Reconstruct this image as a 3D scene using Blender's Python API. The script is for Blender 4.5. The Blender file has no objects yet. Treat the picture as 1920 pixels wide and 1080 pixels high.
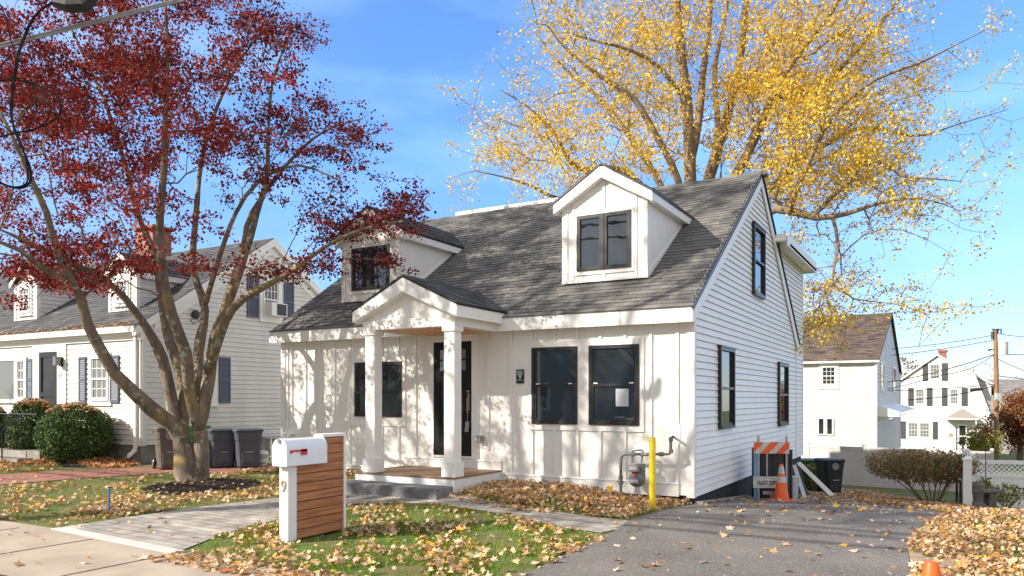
import bpy, math, random
import numpy as np
from mathutils import Vector, Matrix
R = math.radians
random.seed(7); RNG = np.random.default_rng(11)
SC = bpy.context.scene; COL = SC.collection

# ---------------------------------------------------------------- camera
CAM = (3.354, -11.435, 1.501); YAW = R(29.756); FPX = 1426.0; HY = 748.0
cd = bpy.data.cameras.new('camera'); cam = bpy.data.objects.new('camera', cd); COL.objects.link(cam)
cam.location = CAM; cam.rotation_euler = (R(90), 0, YAW)
cd.sensor_width = 36; cd.lens = FPX/1920*36; cd.shift_y = (HY-540)/1920
cd.clip_start = .1; cd.clip_end = 3000
SC.camera = cam
# ---------------------------------------------------------------- world, sun, exposure
SUND = Vector((.80, 1.0, -.74)).normalized()          # direction the light travels
w = bpy.data.worlds.new('World'); SC.world = w; w.use_nodes = True
nt = w.node_tree; bg = nt.nodes['Background']
sky = nt.nodes.new('ShaderNodeTexSky'); sky.sky_type = 'NISHITA'; sky.sun_disc = False
sky.sun_elevation = math.asin(-SUND.z); sky.sun_rotation = math.atan2(-SUND.x, -SUND.y) % (2*math.pi)
sky.air_density = 1.0; sky.dust_density = .0; sky.ozone_density = 3.0
tc = nt.nodes.new('ShaderNodeTexCoord'); mp = nt.nodes.new('ShaderNodeMapping'); mp.inputs['Scale'].default_value = (1.1, 1.6, 4.5)
mp.inputs['Rotation'].default_value = (.35, .5, .6)
nz = nt.nodes.new('ShaderNodeTexNoise'); nz.inputs['Scale'].default_value = 1.6; nz.inputs['Detail'].default_value = 5; nz.inputs['Roughness'].default_value = .5
rp = nt.nodes.new('ShaderNodeValToRGB'); rp.color_ramp.elements[0].position = .50; rp.color_ramp.elements[1].position = .80
rp.color_ramp.elements[0].color = (0, 0, 0, 1); rp.color_ramp.elements[1].color = (.36, .36, .36, 1)
mx = nt.nodes.new('ShaderNodeMixRGB'); mx.inputs['Color2'].default_value = (6.5, 7.4, 8.4, 1)
L = nt.links.new
L(tc.outputs['Generated'], mp.inputs['Vector']); L(mp.outputs['Vector'], nz.inputs['Vector']); L(nz.outputs['Fac'], rp.inputs['Fac'])
L(rp.outputs['Color'], mx.inputs['Fac']); L(sky.outputs['Color'], mx.inputs['Color1']); tn = nt.nodes.new('ShaderNodeMixRGB'); tn.blend_type = 'MULTIPLY'; tn.inputs['Fac'].default_value = 1; tn.inputs['Color2'].default_value = (.86, .97, 1.09, 1)
se = nt.nodes.new('ShaderNodeSeparateXYZ'); er = nt.nodes.new('ShaderNodeValToRGB'); e = er.color_ramp.elements; e.new(.12); e.new(.3); e.new(.5)
for i, (q, c_) in enumerate(((0., (.47, .50, .64)), (.12, (.58, .66, .86)), (.3, (.66, .88, 1.15)), (.5, (.70, .92, 1.20)), (.8, (1.15, 1.08, 1.0)))): e[i].position = q; e[i].color = (*c_, 1)
L(tc.outputs['Generated'], se.inputs[0]); L(se.outputs['Z'], er.inputs['Fac']); L(er.outputs['Color'], tn.inputs['Color2'])
L(mx.outputs['Color'], tn.inputs['Color1']); # white added to the sky sunward, behind the camera, to neutralise shade fill
dt = nt.nodes.new('ShaderNodeVectorMath'); dt.operation = 'DOT_PRODUCT'; dt.inputs[1].default_value = tuple(-SUND)
mr = nt.nodes.new('ShaderNodeMapRange'); mr.interpolation_type = 'SMOOTHSTEP'; mr.inputs['From Min'].default_value = .0; mr.inputs['From Max'].default_value = .95; mr.inputs['To Max'].default_value = .75
wh = nt.nodes.new('ShaderNodeMixRGB'); wh.inputs['Color2'].default_value = (2.9, 2.95, 3.05, 1)
L(tc.outputs['Generated'], dt.inputs[0]); L(dt.outputs['Value'], mr.inputs['Value']); L(mr.outputs['Result'], wh.inputs['Fac']); L(tn.outputs['Color'], wh.inputs['Color1'])
bd = nt.nodes.new('ShaderNodeVectorMath'); bd.operation = 'DOT_PRODUCT'; bd.inputs[1].default_value = (.72, -.62, .30)  # second white lobe, added in unseen sky behind right, lifts shaded walls
m2 = nt.nodes.new('ShaderNodeMapRange'); m2.interpolation_type = 'SMOOTHSTEP'; m2.inputs['From Min'].default_value = .0; m2.inputs['From Max'].default_value = .75; m2.inputs['To Max'].default_value = .85
w2 = nt.nodes.new('ShaderNodeMixRGB'); w2.inputs['Color2'].default_value = (4.2, 4.15, 4.2, 1)
L(tc.outputs['Generated'], bd.inputs[0]); L(bd.outputs['Value'], m2.inputs['Value']); L(m2.outputs['Result'], w2.inputs['Fac']); L(wh.outputs['Color'], w2.inputs['Color1'])
L(w2.outputs['Color'], bg.inputs['Color'])
bg.inputs['Strength'].default_value = .15
sd = bpy.data.lights.new('sun', 'SUN'); sun = bpy.data.objects.new('sun', sd); COL.objects.link(sun)
sun.rotation_euler = SUND.to_track_quat('-Z', 'Y').to_euler(); sun.location = (-10, -12, 20)
sd.energy = 5.0; sd.angle = R(.53); sd.color = (1, .915, .79)
SC.view_settings.view_transform = 'Standard'; SC.view_settings.look = 'None'
SC.view_settings.exposure = .82; SC.view_settings.gamma = 1

# ---------------------------------------------------------------- survey helpers (pixel of the photo -> point in the place)
C = np.array(CAM); FWD = np.array([-math.sin(YAW), math.cos(YAW), 0.]); RT = np.array([math.cos(YAW), math.sin(YAW), 0.]); UP = np.array([0, 0, 1.])
def ray(x, y): return FWD + RT*(x-960)/FPX + UP*(HY-y)/FPX
def at(x, y, d): return C + ray(x, y)*d
def pl(x, y, ax, c):
    d = ray(x, y); return C + d*((c-C[ax])/d[ax])
def ss(t): t = min(max(t, 0.), 1.); return t*t*(3-2*t)
def gz(x, y):
    s = math.log1p(math.exp(min(y*2-1, 50)))/2
    s = min(s, 12.) + (max(0, min(y-12, 90)))*.5
    z = -.1 - .1*s*ss((x+9)/7)
    z += .13*ss((y+2.5)/1.4)*ss((x+9.6)/1.2)*ss((-.5-x)/1.6)*ss((2-y)/1.5)
    z += .12*ss((-13.6-x)/1.)*ss((y+2.2)/2.)
    return z
def gnd(x, y):
    d = ray(x, y); t = 2.
    while t < 120:
        P = C+d*t
        if P[2] < gz(P[0], P[1]): break
        t += .02
    return np.array([P[0], P[1], gz(P[0], P[1])])
def dep(P): return float((np.array(P)-C)@FWD)

# ---------------------------------------------------------------- materials
def new_mat(name):
    m = bpy.data.materials.new(name); m.use_nodes = True
    return m, m.node_tree, m.node_tree.nodes['Principled BSDF']
def c4(c): return (c[0], c[1], c[2], 1)
def mat(name, c1, c2=None, scale=4., rough=.6, bump=0., bscale=60., metal=0., detail=4, stretch=(1, 1, 1), spec=.5, lo=.35, hi=.65):
    m, t, p = new_mat(name); n = t.nodes; l = t.links.new
    p.inputs['Roughness'].default_value = rough; p.inputs['Metallic'].default_value = metal
    p.inputs['Specular IOR Level'].default_value = spec
    co = n.new('ShaderNodeTexCoord'); ma = n.new('ShaderNodeMapping'); ma.inputs['Scale'].default_value = stretch
    l(co.outputs['Object'], ma.inputs['Vector'])
    if c2 is None: c2 = tuple(x*.86 for x in c1)
    a = n.new('ShaderNodeTexNoise'); a.inputs['Scale'].default_value = scale; a.inputs['Detail'].default_value = detail
    r = n.new('ShaderNodeValToRGB'); r.color_ramp.elements[0].position = lo; r.color_ramp.elements[1].position = hi
    r.color_ramp.elements[0].color = c4(c1); r.color_ramp.elements[1].color = c4(c2)
    l(ma.outputs['Vector'], a.inputs['Vector']); l(a.outputs['Fac'], r.inputs['Fac']); l(r.outputs['Color'], p.inputs['Base Color'])
    if bump:
        b = n.new('ShaderNodeTexNoise'); b.inputs['Scale'].default_value = bscale; b.inputs['Detail'].default_value = 3
        u = n.new('ShaderNodeBump'); u.inputs['Strength'].default_value = bump; u.inputs['Distance'].default_value = .02
        l(ma.outputs['Vector'], b.inputs['Vector']); l(b.outputs['Fac'], u.inputs['Height']); l(u.outputs['Normal'], p.inputs['Normal'])
    return m
def amat(name, stops, rough=.7, trans=0., bump=0., noise=0., spec=.3):
    """colour picked per face from the 'rnd' attribute"""
    m, t, p = new_mat(name); n = t.nodes; l = t.links.new
    p.inputs['Roughness'].default_value = rough; p.inputs['Specular IOR Level'].default_value = spec
    a = n.new('ShaderNodeAttribute'); a.attribute_name = 'rnd'
    r = n.new('ShaderNodeValToRGB'); e = r.color_ramp.elements
    while len(e) < len(stops): e.new(.5)
    for i, (q, c) in enumerate(stops): e[i].position = q; e[i].color = c4(c)
    l(a.outputs['Fac'], r.inputs['Fac']); col = r.outputs['Color']
    if noise:
        co = n.new('ShaderNodeTexCoord'); z = n.new('ShaderNodeTexNoise'); z.inputs['Scale'].default_value = 45; z.inputs['Detail'].default_value = 4
        l(co.outputs['Object'], z.inputs['Vector'])
        mr = n.new('ShaderNodeMapRange'); mr.inputs['From Min'].default_value = .3; mr.inputs['From Max'].default_value = .7
        mr.inputs['To Min'].default_value = 1-noise; mr.inputs['To Max'].default_value = 1+noise
        mu = n.new('ShaderNodeMixRGB'); mu.blend_type = 'MULTIPLY'; mu.inputs['Fac'].default_value = 1
        l(z.outputs['Fac'], mr.inputs['Value']); l(col, mu.inputs['Color1']); l(mr.outputs['Result'], mu.inputs['Color2']); col = mu.outputs['Color']
        if bump:
            u = n.new('ShaderNodeBump'); u.inputs['Strength'].default_value = bump; u.inputs['Distance'].default_value = .01
            l(z.outputs['Fac'], u.inputs['Height']); l(u.outputs['Normal'], p.inputs['Normal'])
    l(col, p.inputs['Base Color'])
    if trans:
        tr = n.new('ShaderNodeBsdfTranslucent'); mi = n.new('ShaderNodeMixShader'); mi.inputs['Fac'].default_value = trans
        l(col, tr.inputs['Color']); l(p.outputs['BSDF'], mi.inputs[1]); l(tr.outputs['BSDF'], mi.inputs[2])
        l(mi.outputs['Shader'], n['Material Output'].inputs['Surface'])
    return m
def brickmat(name, c1, c2, mortar, bw, bh, msize=.01, rough=.8, rot=0., plane='xy', bump=.4, noise=.25, sq=1.):
    m, t, p = new_mat(name); n = t.nodes; l = t.links.new
    p.inputs['Roughness'].default_value = rough
    co = n.new('ShaderNodeTexCoord'); ma = n.new('ShaderNodeMapping')
    se = n.new('ShaderNodeSeparateXYZ'); cb = n.new('ShaderNodeCombineXYZ')
    l(co.outputs['Object'], se.inputs[0])
    a, b = {'xy': ('X', 'Y'), 'xz': ('X', 'Z'), 'yz': ('Y', 'Z')}[plane]
    l(se.outputs[a], cb.inputs['X']); l(se.outputs[b], cb.inputs['Y']); l(cb.outputs[0], ma.inputs['Vector']); ma.inputs['Rotation'].default_value = (0, 0, rot)
    k = n.new('ShaderNodeTexBrick'); k.inputs['Scale'].default_value = 1; k.inputs['Brick Width'].default_value = bw; k.inputs['Row Height'].default_value = bh
    k.inputs['Mortar Size'].default_value = msize; k.inputs['Color1'].default_value = c4(c1); k.inputs['Color2'].default_value = c4(c2); k.inputs['Mortar'].default_value = c4(mortar)
    l(ma.outputs['Vector'], k.inputs['Vector'])
    z = n.new('ShaderNodeTexNoise'); z.inputs['Scale'].default_value = 3.5; z.inputs['Detail'].default_value = 8; l(co.outputs['Object'], z.inputs['Vector'])
    mr = n.new('ShaderNodeMapRange'); mr.inputs['From Min'].default_value = .3; mr.inputs['From Max'].default_value = .7; mr.inputs['To Min'].default_value = 1-noise; mr.inputs['To Max'].default_value = 1+noise
    mu = n.new('ShaderNodeMixRGB'); mu.blend_type = 'MULTIPLY'; mu.inputs['Fac'].default_value = 1
    l(z.outputs['Fac'], mr.inputs['Value']); l(k.outputs['Color'], mu.inputs['Color1']); l(mr.outputs['Result'], mu.inputs['Color2']); l(mu.outputs['Color'], p.inputs['Base Color'])
    u = n.new('ShaderNodeBump'); u.inputs['Strength'].default_value = bump; u.inputs['Distance'].default_value = .01; u.invert = True
    l(k.outputs['Fac'], u.inputs['Height']); l(u.outputs['Normal'], p.inputs['Normal'])
    return m
def glassmat(name, c=(.018, .022, .024), spec=1., ior=2.0, rough=.01):
    m, t, p = new_mat(name); n = t.nodes; l = t.links.new
    p.inputs['Base Color'].default_value = c4(c); p.inputs['Roughness'].default_value = rough
    p.inputs['IOR'].default_value = ior
    co = n.new('ShaderNodeTexCoord'); z = n.new('ShaderNodeTexNoise'); z.inputs['Scale'].default_value = 1.6; l(co.outputs['Object'], z.inputs['Vector'])
    u = n.new('ShaderNodeBump'); u.inputs['Strength'].default_value = .10; u.inputs['Distance'].default_value = .02
    l(z.outputs['Fac'], u.inputs['Height']); l(u.outputs['Normal'], p.inputs['Normal'])
    return m
M = {}
M['white'] = mat('white_paint', (.80, .78, .74), (.76, .74, .70), 3, .5, .05, 120)
M['vinyl'] = mat('white_vinyl', (.84, .82, .78), (.80, .78, .74), 2, .45, .04, 150)
M['lap'] = mat('painted_lap_shadow', (.58, .53, .45), (.50, .46, .39), 3, .8)  # tan-grey shade line under each clapboard lap, put into the colour
M['trim'] = mat('white_trim', (.83, .82, .79), (.79, .78, .75), 5, .45)
M['ywhite'] = mat('old_white_siding', (.70, .69, .66), (.62, .61, .58), 1.5, .55, .05, 100, stretch=(1, 1, .4))
M['fwhite'] = mat('bright_white_siding', (.60, .59, .57), (.53, .52, .50), 1.5, .5)
M['black'] = mat('black_frame', (.012, .012, .014), (.02, .02, .022), 20, .35)
M['darkgrey'] = mat('dark_grey', (.03, .03, .035), (.045, .045, .05), 10, .5)
M['bfound'] = mat('black_foundation', (.012, .012, .014), (.03, .03, .032), 6, .8, .3, 60)
M['conc'] = mat('old_concrete', (.30, .28, .25), (.19, .18, .16), 3, .9, .3, 90)
M['stone'] = mat('dark_stone_step', (.22, .22, .225), (.12, .12, .125), 5, .85, .6, 30)
M['deck'] = mat('deck_wood', (.28, .16, .085), (.19, .105, .055), 3, .55, .1, 40, stretch=(1, 12, 1))
M['cedar'] = mat('cedar_ceiling', (.74, .38, .14), (.64, .31, .11), 4, .5, .05, 30, stretch=(8, 1, 1))
M['slat'] = mat('stained_slat', (.50, .20, .07), (.28, .095, .032), 3.5, .5, .1, 60, stretch=(1, .5, 9), detail=6)
M['door'] = mat('black_door', (.010, .010, .011), (.013, .013, .014), 5, .4, spec=.2)
M['glass'] = glassmat('window_glass')
M['glassb'] = glassmat('pale_window_glass', (.16, .17, .17), 1, 1.6)
M['dglass'] = mat('dark_screen', (.02, .022, .024), (.03, .032, .034), 3, .25)
M['blind'] = mat('window_blind', (.42, .42, .40), (.34, .34, .32), 6, .6)
M['shutter'] = mat('blue_grey_shutter', (.10, .12, .17), (.085, .10, .145), 6, .5)
M['dshutter'] = mat('charcoal_shutter', (.045, .045, .05), (.06, .06, .065), 6, .5)
M['shingle'] = amat('roof_shingle', [(0, (.10, .098, .095)), (.35, (.13, .126, .12)), (.7, (.158, .151, .142)), (1, (.195, .184, .168))], .9, 0, .5, .3)
M['shingled'] = amat('dark_roof_shingle', [(0, (.05, .052, .058)), (.5, (.08, .082, .088)), (1, (.12, .12, .122))], .9, 0, .5, .3)
M['shingleb'] = amat('brown_roof_shingle', [(0, (.04, .035, .034)), (.5, (.13, .10, .085)), (.8, (.20, .145, .11)), (1, (.32, .17, .11))], .9, 0, .5, .3)
M['brick'] = brickmat('chimney_brick', (.30, .10, .06), (.20, .065, .04), (.30, .27, .24), .21, .075, .008, plane='xz')
M['bpath'] = brickmat('brick_path', (.33, .13, .09), (.25, .10, .07), (.16, .12, .10), .21, .105, .006, plane='xy')
M['paver'] = brickmat('grey_paver', (.40, .36, .31), (.27, .25, .225), (.09, .08, .07), .34, .165, .006, rot=R(4), bump=.6, noise=.3)
M['walk'] = mat('concrete_pavement', (.43, .355, .275), (.34, .28, .215), 2.2, .9, .35, 160, detail=8)
M['sand'] = mat('sandy_soil', (.46, .34, .24), (.30, .22, .15), 5, .95, .6, 60, detail=8)
M['kerb'] = mat('pale_border_stone', (.58, .55, .50), (.48, .45, .41), 4, .85, .3, 70)
M['mulch'] = mat('dark_mulch', (.012, .009, .008), (.05, .035, .028), 30, .95, 1., 55)
M['soil'] = mat('thatch_soil', (.075, .13, .022), (.15, .13, .045), 2.5, .95, .8, 60, detail=8)
M['yellow'] = mat('yellow_paint', (.80, .58, .01), (.74, .52, .01), 6, .45)
M['grey'] = mat('grey_painted_steel', (.20, .215, .22), (.15, .16, .165), 15, .45, metal=.3)
M['metal'] = mat('galvanised_metal', (.42, .42, .43), (.32, .32, .33), 12, .4, metal=.7)
M['orange'] = mat('orange_plastic', (.85, .12, .015), (.72, .09, .012), 8, .45)
M['reflw'] = mat('reflective_white', (.62, .61, .58), (.40, .39, .37), 9, .5)
M['red'] = mat('red_flag', (.62, .03, .03), (.52, .025, .025), 8, .45)
M['mbox'] = mat('white_mailbox', (.82, .82, .84), (.77, .77, .79), 8, .3, spec=.6)
M['num'] = mat('cast_number', (.30, .26, .21), (.25, .21, .17), 10, .5)
M['bark'] = mat('maple_bark', (.215, .165, .125), (.11, .085, .065), 7, .9, 1.0, 22, stretch=(1, 1, .35), detail=8)
M['ybark'] = mat('tall_tree_bark', (.25, .185, .12), (.14, .10, .065), 5, .95, .9, 25, stretch=(1, 1, .3), detail=8)
M['pole'] = mat('pole_wood', (.30, .17, .09), (.20, .11, .06), 3, .9, .4, 30, stretch=(6, 6, .4))
M['tgrey'] = mat('transformer_grey', (.48, .49, .49), (.42, .43, .43), 3, .45)
M['binblack'] = mat('black_bin_plastic', (.012, .013, .016), (.022, .023, .027), 6, .4)
M['bingreen'] = mat('green_bin_plastic', (.012, .075, .035), (.016, .10, .045), 6, .45)
M['binlgreen'] = mat('light_green_bin_plastic', (.10, .25, .09), (.13, .30, .11), 6, .5)
M['bingrey'] = mat('slate_bin_plastic', (.055, .068, .09), (.07, .084, .108), 6, .5)
M['binbrown'] = mat('brown_bin_plastic', (.09, .078, .066), (.13, .11, .095), 8, .5)
M['terra'] = mat('terracotta', (.55, .16, .05), (.45, .12, .04), 8, .7)
M['blue'] = mat('blue_paint', (.02, .10, .28), (.02, .12, .33), 8, .5)
M['lblue'] = mat('pale_blue_board', (.18, .42, .62), (.22, .46, .66), 8, .6)
M['beige'] = mat('greige_vinyl', (.56, .52, .50), (.50, .465, .45), 2, .6)
M['wirem'] = mat('black_cable', (.012, .012, .013), (.02, .02, .02), 8, .8, spec=.1)
M['wireg'] = mat('grey_cable', (.30, .30, .30), (.22, .22, .22), 8, .5)
M['rust'] = mat('dark_red_metal', (.16, .02, .02), (.10, .012, .012), 10, .5)
M['bench'] = mat('weathered_stone', (.20, .18, .155), (.11, .10, .085), 9, .95, .8, 40)
M['paper'] = mat('paper', (.55, .57, .60), (.50, .52, .55), 5, .7)
M['reds'] = mat('red_label', (.55, .08, .07), (.5, .07, .06), 5, .6)
M['siding2'] = mat('grey_green_siding', (.40, .46, .45), (.34, .40, .39), 2, .6)
# ---- leaves and grass (colour varies per leaf)
M['redleaf'] = amat('red_maple_leaf', [(0, (.055, .010, .008)), (.3, (.16, .018, .013)), (.65, (.42, .034, .022)), (.9, (.42, .10, .045)), (.97, (.72, .02, .018)), (1, (.80, .02, .018))], .55, .38)
M['yelleaf'] = amat('yellow_leaf', [(0, (.42, .23, .035)), (.3, (.70, .43, .05)), (.75, (.86, .61, .07)), (1, (.80, .67, .12))], .6, .42)
M['litter'] = amat('fallen_leaf', [(0, (.22, .11, .05)), (.22, (.46, .27, .13)), (.45, (.62, .42, .25)), (.74, (.70, .54, .39)), (.87, (.66, .30, .06)), (.96, (.70, .42, .05)), (1, (.26, .03, .04))], .7, .15)
M['olitter'] = amat('orange_fallen_leaf', [(0, (.26, .11, .05)), (.4, (.55, .26, .10)), (.7, (.66, .42, .24)), (1, (.68, .30, .05))], .7, .15)
M['grass'] = amat('grass_blade', [(0, (.08, .18, .012)), (.5, (.18, .31, .025)), (.8, (.30, .40, .045)), (1, (.46, .41, .13))], .6, .3)
M['drygrass'] = amat('dry_grass_blade', [(0, (.13, .22, .03)), (.5, (.27, .32, .07)), (1, (.46, .40, .16))], .6, .3)
M['yew'] = amat('yew_needle', [(0, (.03, .06, .02)), (.6, (.075, .13, .035)), (1, (.15, .22, .06))], .6, .15)
M['greenleaf'] = amat('green_yellow_leaf', [(0, (.07, .13, .02)), (.5, (.17, .21, .03)), (.8, (.36, .30, .05)), (1, (.48, .32, .05))], .6, .35)
M['brownleaf'] = amat('brown_green_leaf', [(0, (.12, .11, .03)), (.35, (.20, .18, .05)), (.6, (.34, .22, .10)), (1, (.46, .30, .14))], .7, .3)
M['tanleaf'] = amat('tan_leaf', [(0, (.22, .12, .06)), (.6, (.42, .26, .14)), (1, (.52, .36, .2))], .7, .3)
M['rustleaf'] = amat('rust_leaf', [(0, (.12, .03, .018)), (.5, (.27, .08, .03)), (.8, (.34, .15, .05)), (1, (.14, .14, .04))], .7, .35)
M['chip'] = amat('mulch_chip', [(0, (.008, .007, .006)), (.7, (.03, .022, .018)), (1, (.07, .05, .04))], .9)

def asphalt():
    m, t, p = new_mat('asphalt'); n = t.nodes; l = t.links.new
    p.inputs['Roughness'].default_value = .85
    co = n.new('ShaderNodeTexCoord')
    z = n.new('ShaderNodeTexNoise'); z.inputs['Scale'].default_value = .8; z.inputs['Detail'].default_value = 6
    s = n.new('ShaderNodeTexVoronoi'); s.inputs['Scale'].default_value = 85
    q = n.new('ShaderNodeTexWhiteNoise')
    r = n.new('ShaderNodeValToRGB'); r.color_ramp.elements[0].color = (.10, .092, .086, 1); r.color_ramp.elements[1].color = (.17, .155, .14, 1)
    r.color_ramp.elements[0].position = .3; r.color_ramp.elements[1].position = .7
    l(co.outputs['Object'], z.inputs['Vector']); l(co.outputs['Object'], s.inputs['Vector']); l(z.outputs['Fac'], r.inputs['Fac'])
    lt = n.new('ShaderNodeMath'); lt.operation = 'GREATER_THAN'; lt.inputs[1].default_value = .90
    se = n.new('ShaderNodeSeparateColor'); l(s.outputs['Color'], se.inputs[0]); l(se.outputs[0], lt.inputs[0])
    mx = n.new('ShaderNodeMixRGB'); mx.inputs['Color2'].default_value = (.42, .36, .29, 1)
    mm = n.new('ShaderNodeMath'); mm.operation = 'MULTIPLY'; mm.inputs[1].default_value = .55
    l(lt.outputs[0], mm.inputs[0]); l(mm.outputs[0], mx.inputs['Fac']); l(r.outputs['Color'], mx.inputs['Color1']); l(mx.outputs['Color'], p.inputs['Base Color'])
    b = n.new('ShaderNodeTexNoise'); b.inputs['Scale'].default_value = 130; l(co.outputs['Object'], b.inputs['Vector'])
    u = n.new('ShaderNodeBump'); u.inputs['Strength'].default_value = .5; u.inputs['Distance'].default_value = .01
    l(b.outputs['Fac'], u.inputs['Height']); l(u.outputs['Normal'], p.inputs['Normal'])
    return m
M['asphalt'] = asphalt()
def lichen_bark():
    m = M['bark']; t = m.node_tree; n = t.nodes; l = t.links.new; p = n['Principled BSDF']
    src = p.inputs['Base Color'].links[0].from_socket
    co = n.new('ShaderNodeTexCoord')
    def layer(src, sc, lo, hi, col, seed, amt):
        mp = n.new('ShaderNodeMapping'); mp.inputs['Location'].default_value = (seed, seed, seed); l(co.outputs['Object'], mp.inputs['Vector'])
        z = n.new('ShaderNodeTexNoise'); z.inputs['Scale'].default_value = sc; z.inputs['Detail'].default_value = 6; l(mp.outputs['Vector'], z.inputs['Vector'])
        r = n.new('ShaderNodeValToRGB'); r.color_ramp.elements[0].position = lo; r.color_ramp.elements[1].position = hi
        r.color_ramp.elements[1].color = (amt, amt, amt, 1); l(z.outputs['Fac'], r.inputs['Fac'])
        mx = n.new('ShaderNodeMixRGB'); mx.inputs['Color2'].default_value = c4(col); l(r.outputs['Color'], mx.inputs['Fac']); l(src, mx.inputs['Color1'])
        return mx.outputs['Color']
    s = layer(src, 3.0, .52, .64, (.30, .22, .06), 3, .55)
    s = layer(s, 6.0, .60, .64, (.30, .31, .24), 9, .8)
    l(s, p.inputs['Base Color'])
lichen_bark()

# ---------------------------------------------------------------- mesh helpers
class Fr:      # a wall frame: u along the wall, n out of it, z up
    def __init__(s, o, U, N, V=(0, 0, 1)): s.o = np.array(o, float); s.U = np.array(U, float); s.N = np.array(N, float); s.V = np.array(V, float)
    def p(s, u, n, z): return s.o + s.U*u + s.N*n + s.V*z
    def px(s, x, y):   # pixel -> (u, z) on the wall
        d = ray(x, y); t = ((s.o-C)@s.N)/(d@s.N); P = C+d*t-s.o
        return float(P@s.U), float(P@s.V)
    def at(s, u, n): return Fr(s.o+s.U*u+s.N*n, s.U, s.N, s.V)
WORLD = Fr((0, 0, 0), (1, 0, 0), (0, 1, 0))
class MB:
    def __init__(s): s.v = []; s.f = []; s.r = []; s.m = []; s.mi = 0
    def poly(s, pts, r=0.):
        i = len(s.v); s.v += [tuple(map(float, p)) for p in pts]; s.f.append(tuple(range(i, i+len(pts)))); s.r.append(r); s.m.append(s.mi); return s
    def box(s, x0, x1, y0, y1, z0, z1, fr=WORLD, r=0., tp=None):
        """tp=(dx,dy): top shrinks by that on each side"""
        dx, dy = tp or (0, 0)
        P = [fr.p(x, y, z) for z, a, b in ((z0, 0, 0), (z1, dx, dy)) for x, y in ((x0+a, y0+b), (x1-a, y0+b), (x1-a, y1-b), (x0+a, y1-b))]
        i = len(s.v); s.v += [tuple(map(float, p)) for p in P]
        F = [(0, 3, 2, 1), (4, 5, 6, 7), (0, 1, 5, 4), (1, 2, 6, 5), (2, 3, 7, 6), (3, 0, 4, 7)]
        if np.dot(np.cross(fr.U, fr.N), fr.V) < 0: F = [q[::-1] for q in F]
        for q in F: s.f.append(tuple(i+k for k in q)); s.r.append(r); s.m.append(s.mi)
        return s
    def prism(s, pts, d, r=0.):
        """pts: 3d outline; d: extrusion vector"""
        pts = [np.array(p, float) for p in pts]; d = np.array(d, float); k = len(pts); i = len(s.v)
        n = sum(np.cross(pts[j]-pts[0], pts[(j+1) % k]-pts[0]) for j in range(k))
        if n@d > 0: pts = pts[::-1]
        s.v += [tuple(p) for p in pts] + [tuple(p+d) for p in pts]
        s.f.append(tuple(range(i, i+k))); s.f.append(tuple(range(i+2*k-1, i+k-1, -1)))
        for j in range(k): s.f.append((i+j, i+k+j, i+k+(j+1) % k, i+(j+1) % k))
        s.r += [r]*(k+2); s.m += [s.mi]*(k+2); return s
    def tube(s, pts, rad, n=8, cap=True, r=0.):
        pts = [np.array(p, float) for p in pts]
        if not hasattr(rad, '__len__'): rad = [rad]*len(pts)
        keep = [0]+[k for k in range(1, len(pts)) if np.linalg.norm(pts[k]-pts[k-1]) > 1e-6]
        if len(keep) > 1 and len(keep) < len(pts): pts = [pts[k] for k in keep]; rad = [rad[k] for k in keep]
        i0 = len(s.v); prev = None
        for k, p in enumerate(pts):
            a = pts[max(k-1, 0)]; b = pts[min(k+1, len(pts)-1)]; t = b-a; t = t/(np.linalg.norm(t)+1e-9)
            if prev is None:
                h = np.array([0, 0, 1.]) if abs(t[2]) < .9 else np.array([1., 0, 0]); x = np.cross(t, h)
            else: x = prev - t*(prev@t)
            x = x/(np.linalg.norm(x)+1e-9); prev = x; y = np.cross(t, x)
            for j in range(n):
                g = 2*math.pi*j/n; s.v.append(tuple(p+rad[k]*(x*math.cos(g)+y*math.sin(g))))
        for k in range(len(pts)-1):
            for j in range(n):
                a = i0+k*n+j; b = i0+k*n+(j+1) % n; s.f.append((a, b, b+n, a+n)); s.r.append(r); s.m.append(s.mi)
        if cap:
            s.f.append(tuple(range(i0+n-1, i0-1, -1))); e = i0+(len(pts)-1)*n; s.f.append(tuple(range(e, e+n))); s.r += [r, r]; s.m += [s.mi]*2
        return s
    def lathe(s, prof, o, n=20, ax=(0, 0, 1), r=0.):
        """prof: (radius, height) list"""
        o = np.array(o, float); ax = np.array(ax, float); ax /= np.linalg.norm(ax)
        return s.tube([o+ax*(h+1e-5*k) for k, (q, h) in enumerate(prof)], [max(q, 1e-4) for q, h in prof], n, True, r)
    def build(s, name, mats, parent=None, loc=None, local=False, smooth=False, bevel=0., label=None):
        if not isinstance(mats, (list, tuple)): mats = [mats]
        off = np.zeros(3)
        if parent is not None and not local:
            q = parent
            while q.parent: q = q.parent
            off = np.array(q.location)
        if loc is not None and parent is None: off = np.array(loc) if not local else np.zeros(3)
        me = bpy.data.meshes.new(name); me.from_pydata([tuple(np.array(p)-off) for p in s.v], [], s.f)
        for m in mats: me.materials.append(m)
        me.polygons.foreach_set('material_index', s.m)
        a = me.attributes.new('rnd', 'FLOAT', 'FACE'); a.data.foreach_set('value', s.r)
        if smooth: me.polygons.foreach_set('use_smooth', [True]*len(s.f))
        me.update()
        o = bpy.data.objects.new(name, me); COL.objects.link(o)
        if parent is not None: o.parent = parent
        elif loc is not None: o.location = tuple(map(float, loc))
        if bevel:
            b = o.modifiers.new('bevel', 'BEVEL'); b.width = bevel; b.segments = 2; b.limit_method = 'ANGLE'
        if smooth:
            try: me.set_sharp_from_angle(angle=R(40))
            except Exception: pass
        if label: o['label'] = label
        return o
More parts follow.
